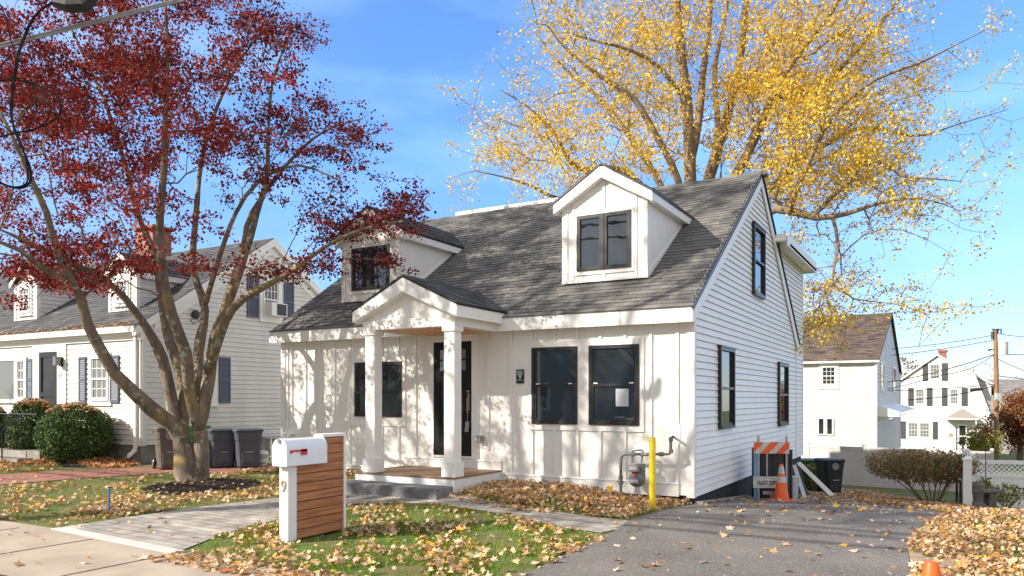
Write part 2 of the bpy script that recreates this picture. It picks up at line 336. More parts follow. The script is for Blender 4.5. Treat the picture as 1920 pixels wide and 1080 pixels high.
def thing(name, label, cat, loc, rz=0., group=None):
    o = bpy.data.objects.new(name, None); COL.objects.link(o); o.empty_display_size = .3
    o.location = tuple(map(float, loc)); o.rotation_euler = (0, 0, rz); o['label'] = label; o['category'] = cat
    if group: o['group'] = group
    return o
def tag(o, label, cat, group=None):
    o['label'] = label; o['category'] = cat
    if group: o['group'] = group
    return o
def kind(o, k): o['kind'] = k; return o
def dup(root, loc, rz, label, group=None):
    def cp(o, par):
        c = o.copy(); COL.objects.link(c); c.parent = par
        for ch in [x for x in KIDS.get(o.name, [])]: KIDS.setdefault(c.name, []).append(cp(ch, c))
        return c
    KIDS = {}
    for o in bpy.data.objects:
        if o.parent: KIDS.setdefault(o.parent.name, []).append(o)
    r = cp(root, None); r.location = tuple(map(float, loc)); r.rotation_euler = (0, 0, rz); r['label'] = label
    if group: r['group'] = group
    return r
def text(s, size, name, m, parent, fr, depth=.006, local=False, bold=False, sx=1.):
    """mesh lettering standing on frame fr (u right, z up, n out)"""
    cu = bpy.data.curves.new('t', 'FONT'); cu.body = s; cu.size = size; cu.extrude = 0; cu.align_x = 'CENTER'; cu.offset = size*.012 if bold else 0
    cu.resolution_u = 6
    to = bpy.data.objects.new('t', cu); COL.objects.link(to)
    dg = bpy.context.evaluated_depsgraph_get(); dg.update(); me0 = to.evaluated_get(dg).to_mesh()
    mb = MB()
    for p in me0.polygons:
        pts = [fr.p(me0.vertices[i].co.x*sx, 0, me0.vertices[i].co.y) for i in p.vertices]
        mb.prism([q for q in pts], fr.N*depth)
    to.evaluated_get(dg).to_mesh_clear(); bpy.data.objects.remove(to)
    return mb.build(name, m, parent, local=local)

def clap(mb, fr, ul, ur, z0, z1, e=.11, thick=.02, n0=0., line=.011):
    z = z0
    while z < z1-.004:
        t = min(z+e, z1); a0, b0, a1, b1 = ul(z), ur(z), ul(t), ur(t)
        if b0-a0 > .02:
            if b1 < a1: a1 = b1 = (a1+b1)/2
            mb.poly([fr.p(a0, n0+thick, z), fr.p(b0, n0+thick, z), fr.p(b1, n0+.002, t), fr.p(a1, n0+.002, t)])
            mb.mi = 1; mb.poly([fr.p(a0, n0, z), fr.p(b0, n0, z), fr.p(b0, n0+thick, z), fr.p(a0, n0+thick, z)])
            if t < z1-.01: mb.poly([fr.p(a1, n0+.0045, t-line), fr.p(b1, n0+.0045, t-line), fr.p(b1, n0+.004, t), fr.p(a1, n0+.004, t)])  # painted shade strip at the course top, below the next lap
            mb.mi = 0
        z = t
def shing(mb, P, U, V, W, H, e=.135, tab=(.17, .34), th=.012):
    """courses of shingle tabs on the plane P + U*w + V*h (V up the slope)"""
    P = np.array(P, float); U = np.array(U, float); V = np.array(V, float); N = np.cross(U, V); N /= np.linalg.norm(N)
    if N[2] < 0: N = -N
    h = 0.; rng = random.Random(int(abs(P[0])*100+W*10))
    while h < H-.01:
        t = min(h+e, H); x = 0.; x -= rng.uniform(0, .2)
        while x < W:
            y = x+rng.uniform(*tab); a, b = max(x, 0), min(y, W)
            if W-b < .05: b = W; y = W+1
            hb = th+rng.uniform(0, .006); lo = h-rng.choice((0, 0, .0, .012)); r = min(max(rng.gauss(.5, .25), 0), 1)
            if lo < -.0: lo = 0
            if b-a > .01:
                p = [P+U*a+V*lo+N*hb, P+U*b+V*lo+N*hb, P+U*b+V*t+N*.004, P+U*a+V*t+N*.004]
                mb.poly(p, r)
                mb.poly([P+U*a+V*lo, P+U*b+V*lo, p[1], p[0]], r*.5)
                mb.poly([p[0], p[3], P+U*a+V*t, P+U*a+V*lo], r*.4)
                mb.poly([p[1], P+U*b+V*lo, P+U*b+V*t, p[2]], r*.4)
            x = y
        h = t

def instmesh(name, tmpl, pos, size, m, parent=None, mode='free', rnd=None, up=None, lean=.35, curl=.35, rng=RNG):
    """many small leaves or blades as one mesh; tmpl (k,2) outline"""
    T = np.array(tmpl, float); k = len(T); n = len(pos); pos = np.asarray(pos, float); size = np.broadcast_to(np.asarray(size, float), (n,))
    if mode == 'free':
        q = rng.normal(size=(n, 3))
        if up is not None: q[:, 2] += up*np.sign(rng.normal(size=n)*.0+1)
    elif mode == 'flat': q = rng.normal(size=(n, 3))*lean; q[:, 2] = 1
    if mode == 'blade':
        a = rng.uniform(0, 2*np.pi, n); X = np.stack([np.cos(a), np.sin(a), 0*a], 1)
        Y = rng.normal(size=(n, 3))*lean; Y[:, 2] = 1; Y /= np.linalg.norm(Y, axis=1)[:, None]; Nn = np.cross(X, Y)
    else:
        q /= np.linalg.norm(q, axis=1)[:, None]+1e-9
        a = rng.normal(size=(n, 3)); X = np.cross(q, a); X /= np.linalg.norm(X, axis=1)[:, None]+1e-9; Y = np.cross(q, X); Nn = q
    cu = (T[:, 0]**2)[None, :]*(curl*rng.uniform(-.6, 1.2, n))[:, None] + (T[:, 1]**2)[None, :]*(curl*rng.uniform(-.8, .8, n))[:, None]
    if mode == 'blade': cu = (T[:, 1]**2)[None, :]*(rng.normal(size=n)*curl)[:, None]
    V = pos[:, None, :] + size[:, None, None]*(T[None, :, 0, None]*X[:, None, :] + T[None, :, 1, None]*Y[:, None, :] + cu[:, :, None]*Nn[:, None, :])
    V = V.reshape(-1, 3)
    off = np.zeros(3)
    if parent is not None:
        r = parent
        while r.parent: r = r.parent
        off = np.array(r.location)
    V = V-off
    me = bpy.data.meshes.new(name); me.vertices.add(n*k); me.vertices.foreach_set('co', V.ravel())
    me.loops.add(n*k); me.loops.foreach_set('vertex_index', np.arange(n*k, dtype=np.int32))
    me.polygons.add(n); me.polygons.foreach_set('loop_start', np.arange(0, n*k, k, dtype=np.int32))
    try: me.polygons.foreach_set('loop_total', np.full(n, k, dtype=np.int32))
    except Exception: pass
    me.materials.append(m)
    if rnd is None: rnd = rng.uniform(0, 1, n)
    at_ = me.attributes.new('rnd', 'FLOAT', 'FACE'); at_.data.foreach_set('value', np.asarray(rnd, np.float32))
    me.update(calc_edges=True); me.validate()
    o = bpy.data.objects.new(name, me); COL.objects.link(o)
    if parent is not None: o.parent = parent
    return o
MAPLE = [(0, -.5), (.14, -.22), (.46, -.30), (.30, -.02), (.5, .22), (.22, .18), (0, .55), (-.22, .18), (-.5, .22), (-.30, -.02), (-.46, -.30), (-.14, -.22)]
LEAF5 = [(0, -.5), (.34, -.2), (.42, .2), (0, .5), (-.42, .2), (-.34, -.2)]
BLADE = [(-.05, 0), (.05, 0), (0, 1)]
# ================================================================ SETTING: ground, walks, drive
import bmesh
def grid_lines():
    a = [-400, -250, -150, -100, -70, -50, -40, -34]
    x = -30.
    while x < -12: a.append(x); x += 1.
    while x < 8: a.append(x); x += .25
    while x < 34: a.append(x); x += 1.
    return a+[40, 50, 70, 100, 150, 250, 400]
def sheet(name, poly, m, lift, k='structure', step=.25):
    """a draped polygon sheet a few mm over the ground"""
    bm = bmesh.new(); vs = [bm.verts.new((p[0], p[1], 0)) for p in poly]; bm.faces.new(vs)
    xs = [p[0] for p in poly]; ys = [p[1] for p in poly]
    x = math.floor(min(xs))+step
    while x < max(xs):
        bmesh.ops.bisect_plane(bm, geom=bm.verts[:]+bm.edges[:]+bm.faces[:], plane_co=(x, 0, 0), plane_no=(1, 0, 0)); x += step
    y = math.floor(min(ys))+step
    while y < max(ys):
        bmesh.ops.bisect_plane(bm, geom=bm.verts[:]+bm.edges[:]+bm.faces[:], plane_co=(0, y, 0), plane_no=(0, 1, 0)); y += step
    for v in bm.verts: v.co.z = gz(v.co.x, v.co.y)+lift
    bmesh.ops.recalc_face_normals(bm, faces=bm.faces[:])
    for f in bm.faces:
        if f.normal.z < 0: f.normal_flip()
    me = bpy.data.meshes.new(name); bm.to_mesh(me); bm.free(); me.materials.append(m)
    o = bpy.data.objects.new(name, me); COL.objects.link(o); o['kind'] = k; return o
def G2(l): return [tuple(gnd(x, y)[:2]) for x, y in l]

gx = grid_lines(); gy = [-400, -250, -150, -100, -60, -40, -30, -24, -20, -17]
y = -15.
while y < 14: gy.append(y); y += .25
while y < 60: gy.append(y); y += 2.
gy += [70, 90, 120, 160, 220, 300, 420]
gm = MB(); NX = len(gx)
for yy in gy:
    for xx in gx: gm.v.append((xx, yy, gz(xx, yy)))
for j in range(len(gy)-1):
    for i in range(NX-1):
        a = j*NX+i; gm.f.append((a, a+1, a+NX+1, a+NX)); gm.r.append(0); gm.m.append(0)
kind(gm.build('ground', M['soil'], smooth=True), 'structure')

WALK_N = -6.19
POLY = {}
POLY['walk'] = [(-40, -7.75), (12, -7.75), (12, WALK_N-.05), (-3.2, WALK_N-.15), (-6.1, WALK_N+.08), (-40, WALK_N+.10)]
POLY['drive'] = [(-.25, -9.6), (-.22, -6.2), (.03, -5.25), (-.1, -3.0), (-.28, -1.9), (-.22, -.9), (-.05, -.35), (0.02, 0.1), (.02, 10.6), (1.2, 9.0), (1.9, 5.2), (2.9, 3.0), (3.26, 2.3), (3.35, 1.2), (3.22, .3), (3.02, -1.0), (2.98, -2.2), (3.07, -3.55), (3.2, -6.2), (3.3, -9.6)]
POLY['path'] = G2([(116, 990), (200, 977), (330, 958), (430, 945), (525, 934), (600, 926), (655, 918), (655, 900), (850, 900), (850, 924), (960, 949), (1050, 962), (1120, 972), (1175, 977), (1196, 985), (1128, 1001), (1060, 992), (980, 974), (910, 960), (840, 949), (760, 944), (690, 945), (640, 950), (560, 968), (480, 985), (400, 1010), (338, 1035)])
POLY['mulch'] = G2([(262, 918), (300, 908), (360, 901), (430, 898), (480, 901), (492, 908), (470, 915), (420, 921), (370, 927), (320, 929), (280, 925)])
POLY['brick'] = G2([(-120, 903), (0, 891), (140, 882), (290, 876), (400, 878), (560, 872), (560, 880), (330, 886), (285, 889), (200, 895), (100, 902), (0, 910), (-120, 922)])
POLY['nmulch'] = G2([(112, 862), (180, 850), (262, 860), (262, 868), (200, 877), (115, 876)])
kind(sheet('sidewalk', POLY['walk'], M['walk'], .012), 'structure')
kind(sheet('driveway', POLY['drive'], M['asphalt'], .016), 'structure')
sheet('paver_path', POLY['path'], M['paver'], .012)
sheet('mulch_bed', POLY['mulch'], M['mulch'], .012)
sheet('drive_edge_soil', [(3.18, -6.5), (3.0, -3.6), (2.92, -2.2), (2.96, -1.0), (3.15, .3), (3.28, 1.2), (3.2, 2.2), (3.5, 2.3), (3.65, 1.2), (3.6, .2), (3.45, -1.), (3.45, -2.2), (3.55, -3.6), (3.7, -6.5)], M['sand'], .009)
sheet('brick_path', POLY['brick'], M['bpath'], .012)
sheet('shrub_bed', POLY['nmulch'], M['mulch'], .010)
sheet('road', [(-60, -22), (60, -22), (60, -9.6), (-60, -9.6)], M['asphalt'], .008, step=2.)
# joints across the pavement
jm = MB()
for k in range(-14, 6):
    x = -5.05+k*1.52
    jm.box(x-.008, x+.008, -7.75, WALK_N-.12, gz(x, -7)+.0125, gz(x, -7)+.0165)
kind(jm.build('sidewalk_joint', M['darkgrey']), 'structure')
km = MB()
a, b = gnd(110, 992), gnd(336, 1038)
d = (b-a)[:2]; d /= np.linalg.norm(d); n = np.array([-d[1], d[0]])
km.prism([(*(a[:2]-n*.09), a[2]), (*(b[:2]-n*.09), a[2]), (*(b[:2]+n*.07), a[2]), (*(a[:2]+n*.07), a[2])], (0, 0, .022))
kind(km.build('paver_border', M['kerb'], bevel=.004), 'structure')

# ================================================================ MAIN HOUSE
W = 8.73; D = 9.04; DB = 10.08; OV = .2; SL = (6.16-2.90)/(4.7+.22); ZE = 2.90; YE = -.22; YR = 4.7
def rz_(y): return ZE+(y-YE)*SL if y < YR else 6.16-(y-YR)*(6.16-3.0)/(9.26-YR)
FF = Fr((0, 0, 0), (1, 0, 0), (0, -1, 0)); FS = Fr((0, 0, 0), (0, 1, 0), (1, 0, 0))
H = thing('cape_house', 'white board-and-batten house with grey shingle roof, two dormers and a covered entry', 'house', (-W/2, D/2, 0))
fb = MB()
fb.box(-W+.03, -.03, .03, DB-.03, -1.6, .10)
fb.build('foundation', M['bfound'], H)
# front wall panel, battens, ledges
wm = MB()
wm.box(-W, 0, 0, .12, .02, 2.9); wm.box(-W, -W+.12, .12, DB, .02, 2.9)
# front trims at the corners
wm.box(-W-.012, -W+.10, -.022, 0, 0.0, 2.74); wm.box(-.10, .022, -.022, .0, -.01, 2.74); wm.box(.0, .022, 0, .09, -.01, 2.72)
def X(px, py=700): return FF.px(px, py)[0]
zt = .19
full = [548, 574, 600, 628, 657, 780, 916, 959.5, 1220.7, 1270.5]
for q in full:
    x = X(q); z0 = .62 if q in (916,) else (.47 if q == 780 else zt); z0 = .60 if q == 916 else zt
    if q == 1270.5:
        wm.box(x-.022, x+.022, -.028, 0, 1.12, 2.74); wm.box(x-.022, x+.022, -.028, 0, zt, .82)
    else: wm.box(x-.022, x+.022, -.028, 0, z0, 2.74)
wm.box(X(545)-.1, X(545)-.055, -.028, 0, zt, 2.74)
for q in (717, 748.5):
    x = X(q); wm.box(x-.022, x+.022, -.028, 0, 2.33, 2.74); wm.box(x-.022, x+.022, -.028, 0, zt, .98)
for q in (998.5, 1041, 1083.7, 1126, 1172.6):
    x = X(q); wm.box(x-.022, x+.022, -.028, 0, 2.47, 2.74); wm.box(x-.022, x+.022, -.028, 0, zt, .98)
for q in (812, 850, 886): x = X(q); wm.box(x-.022, x+.022, -.028, 0, 2.66, 2.74)
# ledge and skirt
wm.box(-W+.10, X(755), -.03, 0, 0.0, zt); wm.box(-W+.10, X(755), -.045, 0, zt, zt+.022, tp=(0, .006))
wm.box(X(941), -.22, -.03, 0, 0.0, zt); wm.box(X(941), -.22, -.045, 0, zt, zt+.022, tp=(0, .006))
wm.box(X(755), X(941), -.03, 0, 0.0, .40); wm.box(X(755), X(941), -.045, 0, .40, .425, tp=(0, .006))
wm.box(-.42, -.20, -.012, 0, .82, 1.12)
wm.build('front_siding', M['white'], H)
# side clapboards
sm = MB()
def gl(z):
    if z < 2.95: return 0.09
    return YE+(z-2.95)/SL+.02
def gr(z):
    y = 9.26-(z-3.0)*(9.26-YR)/(6.16-3.0) if z > 3.0 else D
    return max(min(y-.03, D-.06), gl(z))
clap(sm, FS, gl, gr, .0, 6.05)
sm.box(-.12, 0, .12, D, 0, 2.9); sm.prism([(-.02, YE, 2.85), (-.02, 9.26, 2.95), (-.02, YR, 6.12)], (-.1, 0, 0))
lg = MB(); lg.prism([(-W+.02, YE, 2.85), (-W+.02, 9.26, 2.95), (-W+.02, YR, 6.12)], (.1, 0, 0)); lg.build('gable_wall', M['vinyl'], H)
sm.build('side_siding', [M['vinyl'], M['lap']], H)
# rear addition side
am = MB()
def al(z): return D+.03 if z < 3.0 else max(6.4, 9.26-(z-3.0)*(9.26-YR)/(6.16-3.0))
clap(am, FS, al, lambda z: DB-.06, 0.0, 4.93, n0=-.004)
am.box(-W, -.008, D, DB-.002, 0, 4.93); am.box(-W+.2, -.008, 6.6, D, 3.6, 4.93)
am.box(-.004, .022, DB-.06, DB+.01, -.01, 4.93); am.box(0, .024, D-.05, D+.03, -.01, 3.05)
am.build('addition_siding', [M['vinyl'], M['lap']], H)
# roof deck + shingles
rm = MB()
x0, x1 = -W-.12, .055
for (ya, yb) in ((YE, YR),):
    rm.prism([(x0, YE+.03, ZE-.01), (x0, YR, 6.13), (x0, YR, 6.05), (x0, YE+.03, ZE-.08)], (x1-x0, 0, 0))
    rm.prism([(x0, YR, 6.13), (x0, 9.26, 2.97), (x0, 9.26, 2.89), (x0, YR, 6.05)], (x1-x0, 0, 0))
rm.build('roof_deck', M['bfound'], H)
rs = MB()
ls = math.hypot(YR-YE, 6.16-ZE); V = ((0), (YR-YE)/ls, (6.16-ZE)/ls)
shing(rs, (x0, YE-.02, ZE-.015), (1, 0, 0), V, x1-x0+.015, ls+.02)
lb = math.hypot(9.26-YR, 3.16); shing(rs, (x0, 9.28, 2.985), (1, 0, 0), (0, -(9.26-YR)/lb, 3.16/lb), x1-x0+.015, lb)
x = x0
while x < x1-.1:
    rs.prism([(x, YR-.13, 6.16-.075), (x, YR, 6.178), (x, YR+.13, 6.16-.075)], (.3, 0, 0), random.random()); x += .3
rs.build('roof_shingles', M['shingle'], H)
de = MB()   # thin dark drip edge along the rakes
N2 = np.array([0, -V[2], V[1]])
for (A, B) in (((YE-.02, ZE-.015), (YR, 6.175)), ((YR, 6.175), (9.29, 2.97))):
    de.prism([(x1, A[0], A[1]+.012), (x1, B[0], B[1]+.004), (x1, B[0], B[1]-.05), (x1, A[0], A[1]-.045)], (.022, 0, 0))
de.build('drip_edge', M['black'], H)
fa = MB()
fa.box(x0, x1-.02, -OV-.02, -OV, 2.66, 2.887); fa.box(x0, x1-.02, -OV, 0.0, 2.735, 2.757)   # fascia + soffit
# rake boards on the right gable
t = .20
fa.prism([(.026, YE, ZE-.045), (.026, YR, 6.115), (.026, YR, 6.115-t*1.18), (.026, YE+.10, ZE-.045-t*.95), (.026, YE, 2.66)], (.028, 0, 0))
fa.prism([(.026, YR, 6.115), (.026, 9.25, 2.95), (.026, 9.25, 2.72), (.026, 9.10, 2.72), (.026, YR, 6.115-t*1.12)], (.028, 0, 0))
fa.prism([(x0, YE, ZE-.045), (x0, YR, 6.115), (x0, YR, 5.9), (x0, YE, 2.66)], (-.02, 0, 0))
fa.build('fascia', M['trim'], H)
# rear flat-roofed dormer
sh = MB()
sh.box(-W+.1, .30, 6.5, DB+.35, 4.93, 5.0); sh.box(.28, .30, 6.2, DB+.37, 4.90, 5.17); sh.box(-W+.1, .30, DB+.35, DB+.37, 4.90, 5.17)
sh.box(-W+.1, .27, 6.1, DB+.35, 5.0, 5.15); sh.box(.08, .20, 8.9, 9.1, 4.905, 4.932)
sh.build('rear_dormer_roof', M['trim'], H)
xa = pl(855, 412, 1, 4.95)[0]; xb = pl(1049, 377, 1, 4.95)[0]+.35
rr = MB(); rr.box(xa, xb, 4.93, 5.1, 5.7, 6.33); rr.box(xa, xb, 5.1, 9.4, 5.5, 6.30); rr.build('ridge_box', M['trim'], H)

# ---- windows
def dh(fr, u0, u1, z0, z1, parent, n0=0., frame='black', fw=.055, split=.5, muntin=None, glass='glass', blind=False, depth=.05, casing=None):
    """double-hung window on a wall frame: frame > sash, pane"""
    f = MB(); m = M[frame]
    if casing:
        c = MB(); q = casing
        c.box(u0-q, u0, n0, n0+.022, z0-q, z1+q, fr); c.box(u1, u1+q, n0, n0+.022, z0-q, z1+q, fr)
        c.box(u0, u1, n0, n0+.022, z1, z1+q, fr); c.box(u0-q-.02, u1+q+.02, n0, n0+.05, z0-q-.03, z0-q, fr); c.box(u0, u1, n0, n0+.022, z0-q, z0, fr)
    f.box(u0, u0+fw, n0, n0+depth, z0, z1, fr); f.box(u1-fw, u1, n0, n0+depth, z0, z1, fr)
    f.box(u0+fw, u1-fw, n0, n0+depth, z1-fw, z1, fr); f.box(u0+fw, u1-fw, n0, n0+depth+.01, z0, z0+fw, fr)
    wo = f.build('window', m, parent)
    if casing: c.build('casing', M['trim'] if frame != 'black' else M['white'], wo)
    s = MB(); zm = z0+(z1-z0)*split; a, b = u0+fw, u1-fw
    s.box(a, b, n0+.018, n0+depth-.008, zm-.022, zm+.022, fr)
    s.box(a, a+.03, n0+.006, n0+.026, zm+.022, z1-fw, fr); s.box(b-.03, b, n0+.006, n0+.026, zm+.022, z1-fw, fr)
    s.box(a, a+.03, n0+.006, n0+.034, z0+fw, zm-.022, fr); s.box(b-.03, b, n0+.006, n0+.034, z0+fw, zm-.022, fr); s.box(a+.03, b-.03, n0+.006, n0+.034, z0+fw, z0+fw+.04, fr)
    if muntin:
        nu, nv = muntin
        for (p, q) in ((zm+.022, z1-fw),) if len(muntin) == 2 else ((zm+.022, z1-fw), (z0+fw+.04, zm-.022)):
            pass
        for (p, q) in ((zm+.022, z1-fw), (z0+fw+.04, zm-.022)):
            for i in range(1, nu): x = a+(b-a)*i/nu; s.box(x-.009, x+.009, n0+.012, n0+.022, p, q, fr)
            for i in range(1, nv): z = p+(q-p)*i/nv; s.box(a+.03, b-.03, n0+.0125, n0+.0215, z-.009, z+.009, fr)
    s.build('sash', m, wo)
    g = MB(); g.poly([fr.p(a, n0+.010, z0+fw), fr.p(b, n0+.010, z0+fw), fr.p(b, n0+.010, z1-fw), fr.p(a, n0+.010, z1-fw)])
    g.build('pane', M[glass], wo)
    return wo
def rect(fr, l, r, t, b):
    """pixel rectangle -> u0,u1,z0,z1 (l=(x,ytop,ybot), r likewise)"""
    u0 = fr.px(l[0], l[1])[0]; u1 = fr.px(r[0], r[1])[0]
    return u0, u1, (fr.px(l[0], b[0])[1]+fr.px(r[0], b[1])[1])/2, (fr.px(l[0], t[0])[1]+fr.px(r[0], t[1])[1])/2
# front pair
for (l, r, yt, yb) in ((998.5, 1084, (653, 650), (794.8, 796.5)), (1105.5, 1199.5, (649.5, 646), (797, 799.3))):
    u0, u1, z0, z1 = rect(FF, (l, 700), (r, 700), yt, yb)
    wo = dh(FF, u0, u1, 1.08, 2.37, H, depth=.045)
    if l > 1100:
        a = FF.px(1155, 729); b = FF.px(1179, 762)
        pm = MB(); pm.box(a[0], b[0], .012, .0135, b[1], a[1], FF); pm.build('paper_notice', M['paper'], wo)
        pm = MB()
        for k in range(7): pm.box(a[0]+.03, b[0]-.03-.02*(k % 3), .0136, .0142, a[1]-.06-k*.035, a[1]-.05-k*.035, FF)
    c = MB(); c.box(u0+.09, u0+.16, .03, .05, 1.725+.022, 1.725+.04, FF); c.build('sash_lock', M['trim'], wo)
    c = MB(); c.box(u1-.16, u1-.09, .03, .05, 1.725+.022, 1.725+.04, FF); c.build('sash_lock', M['trim'], wo)
cm = MB()
ua, ub = X(992.5), X(1208); u1_, u2_, u3_, u4_ = X(998.5), X(1084), X(1105.5), X(1199.5)
cm.box(ua, u1_, 0, .026, .98, 2.47, FF); cm.box(u4_, ub, 0, .026, .98, 2.47, FF); cm.box(u2_, u3_, 0, .026, 1.08, 2.37, FF)
cm.box(u1_, u4_, 0, .026, 2.37, 2.47, FF); cm.box(u1_, u4_, 0, .026, .98, 1.08, FF)
cm.build('window_trim', M['white'], H); cm = MB()
ua, ub = X(657.5), X(761); v1, v2 = X(667), X(755)
cm.box(ua+.02, v1, 0, .026, .98, 2.31, FF); cm.box(v2, ub, 0, .026, .98, 2.31, FF); cm.box(v1, v2, 0, .026, 2.21, 2.31, FF); cm.box(v1, v2, 0, .026, .98, 1.16, FF)
cm.build('window_trim', M['white'], H)
wo = dh(FF, v1, v2, 1.16, 2.21, H, depth=.045, split=.45)
# side windows
for (l, r, yt, yb, sp) in ((1344.5, 1371.5, (650, 656.5), (803.5, 802.5), .62), (1456.6, 1473.5, (680, 685), (798.5, 797.5), .62), (1408.5, 1429.5, (419, 436), (553, 561), .47)):
    u0, u1, z0, z1 = rect(FS, (l, 700), (r, 700), yt, yb)
    dh(FS, u0, u1, z0, z1, H, n0=.012, depth=.06, split=.5, fw=.05 if l < 1400 else .06)
    hm = MB(); hm.box(u0-.02, u1+.02, .01, .085, z1, z1+.03, FS); hm.build('window_head', M['black'], H)

# ---- door
du0, du1 = X(814.5, 750), X(885.7, 750); dz0, dz1 = .475, 2.535
t = MB(); q = .10
t.box(du0-q-.03, du0, 0, .03, .43, 2.66, FF); t.box(du1, du1+q+.02, 0, .03, .43, 2.66, FF); t.box(du0, du1, 0, .03, dz1, 2.66, FF)
t.box(du0-.02, du1+.02, 0, .06, .44, .475, FF)
t.build('door_trim', M['trim'], H)
dm = MB(); wd = du1-du0
dm.box(du0, du0+.13, .006, .022, dz0, dz1, FF); dm.box(du1-.13, du1, .006, .022, dz0, dz1, FF)
for a, b in ((dz0, dz0+.22), (dz1-.62, dz1-.52), (dz1-.14, dz1), (dz1-.72, dz1-.62)): dm.box(du0+.13, du1-.13, .006, .022, a, b, FF)
dm.box(du0+wd/2-.06, du0+wd/2+.06, .006, .0215, dz0+.22, dz1-.72, FF); dm.box(du0+.13, du1-.13, .003, .010, dz0+.22, dz1-.72, FF)
dm.box(du0+.13, du1-.13, .022, .034, dz1-.60, dz1-.57, FF)
do = dm.build('front_door', M['door'], H)
g = MB(); g.poly([FF.p(du0+.13, .011, dz1-.52), FF.p(du1-.13, .011, dz1-.52), FF.p(du1-.13, .011, dz1-.14), FF.p(du0+.13, .011, dz1-.14)]); g.build('door_pane', M['glassb'], do)
g = MB()
for k in (1, 2): x = du0+.13+(wd-.26)*k/3; g.box(x-.014, x+.014, .012, .021, dz1-.52, dz1-.14, FF)
g.box(du0+.13, du1-.13, .0125, .0205, dz1-.34, dz1-.315, FF); g.build('door_muntin', M['door'], do)
h = MB(); h.box(du1-.085, du1-.045, .022, .03, dz0+.82, dz0+1.12, FF); h.tube([FF.p(du1-.065, .03, dz0+1.05), FF.p(du1-.065, .075, dz0+1.03), FF.p(du1-.065, .075, dz0+.80), FF.p(du1-.065, .03, dz0+.78)], .009)
h.lathe([(.022, 0), (.022, .03)], FF.p(du1-.065, .022, dz0+1.16), 12, FF.N); h.build('door_handle', M['num'], do)
k = MB(); k.tube([FF.p(du1-.05, .08, dz0+.82), FF.p(du1-.05, .085, dz0+.62)], .004, 5); k.box(du1-.085, du1-.03, .05, .10, dz0+.50, dz0+.62, FF); k.box(du1-.10, du1-.04, .05, .10, dz0+.44, dz0+.50, FF); k.build('lock_box', M['metal'], do)

# ---- portico
px0, px1 = -5.36, -3.24; pc = (px0+px1)/2; pf = -1.62; pzr = 3.49; pze = 2.985; psl = (pzr-pze)/((px1-px0)/2)
pm = MB(); pm.box(px0+.12, px1-.12, pf+.12, pf+.30, 2.66, 2.81)           # front beam
pm.box(px0+.12, px0+.30, pf+.30, 0, 2.66, 2.81); pm.box(px1-.30, px1-.12, pf+.30, 0, 2.66, 2.81)
pm.prism([(px0+.12, pf+.16, 2.81), (px1-.12, pf+.16, 2.81), (px1-.12, pf+.16, 2.88), (pc, pf+.16, pzr-.1), (px0+.12, pf+.16, 2.88)], (0, .1, 0))
pm.build('portico_beam', M['white'], H)
pr = MB()   # rake + eave fascia
for s in (-1, 1):
    xe = px0 if s < 0 else px1
    pr.prism([(xe, pf, pze-.02), (pc, pf, pzr-.02), (pc, pf, pzr-.25), (xe, pf, pze-.20)], (0, .025, 0))
    pr.prism([(xe+.02*-s, pf+.025, pze-.19), (pc, pf+.025, pzr-.24), (pc, pf+.025, pzr-.262), (xe+.02*-s, pf+.025, pze-.212)], (0, .14, 0))
    pr.box(min(xe, xe-s*.022), max(xe, xe-s*.022), pf+.026, .1, pze-.20, pze-.02)
    pr.box(min(xe-s*.022, xe-s*.13), max(xe-s*.022, xe-s*.13), pf+.16, .0, pze-.19, pze-.175)
pr.build('portico_fascia', M['trim'], H)
pd = MB()
for s in (-1, 1):
    xe = px0-.015 if s < 0 else px1+.015
    pd.prism([(xe, pf-.012, pze-.02), (pc, pf-.012, pzr-.01), (pc, pf-.012, pzr+.018), (xe, pf-.012, pze+.008)], (0, 1.9, 0))
pd.build('portico_roof_edge', M['black'], H)
pq = MB()
for s in (-1, 1):
    xe = px0-.02 if s < 0 else px1+.02; ln = math.hypot(pc-xe, pzr+.02-pze); v = ((pc-xe)/ln, 0, (pzr+.01-pze)/ln)
    shing(pq, (xe, pf-.01, pze+.008), (0, 1, 0), v, 2.25, ln)
yy = pf
while yy < .5: pq.prism([(pc-.12, yy, pzr-.03), (pc, yy, pzr+.035), (pc+.12, yy, pzr-.03)], (0, .3, 0), random.random()*.6); yy += .3
pq.build('portico_shingles', M['shingled'], H)
pcg = MB(); pcg.box(px0+.30, px1-.30, pf+.30, -.001, 2.667, 2.69); pcl = pcg.build('portico_ceiling', M['cedar'], H)
dl = MB(); dl.lathe([(.055, 0), (.055, .008)], (pc+.1, -.75, 2.660), 16); dl.build('downlight', M['trim'], H)
dk = MB(); dx0, dx1, dy0 = -5.42, -3.36, -1.52
dk.box(dx0+.02, dx1-.02, dy0+.02, -.046, -.15, .235); dk.build('porch_skirt', M['trim'], H)
dk = MB(); y_ = dy0
while y_ < -.1: dk.box(dx0, dx1, y_, min(y_+.135, -.046), .235, .262); y_ += .14
dk.build('porch_deck', M['deck'], H, bevel=.003)
for cx in (px0+.25, px1-.25):
    c = MB(); cy = dy0+.15
    c.box(cx-.10, cx+.10, cy-.10, cy+.10, .50, 2.575); c.box(cx-.13, cx+.13, cy-.13, cy+.13, .262, .50); c.box(cx-.125, cx+.125, cy-.125, cy+.125, 2.575, 2.66)
    c.build('porch_column', M['trim'], H, bevel=.004)
# stone step
a = pl(654, 899, 2, .13); b = pl(842, 912, 2, .13)
sm_ = MB(); sm_.box(a[0]+.05, b[0]+.02, dy0-.42, dy0+.02, -.15, .125); sm_.build('entry_step', M['stone'], H, bevel=.012)

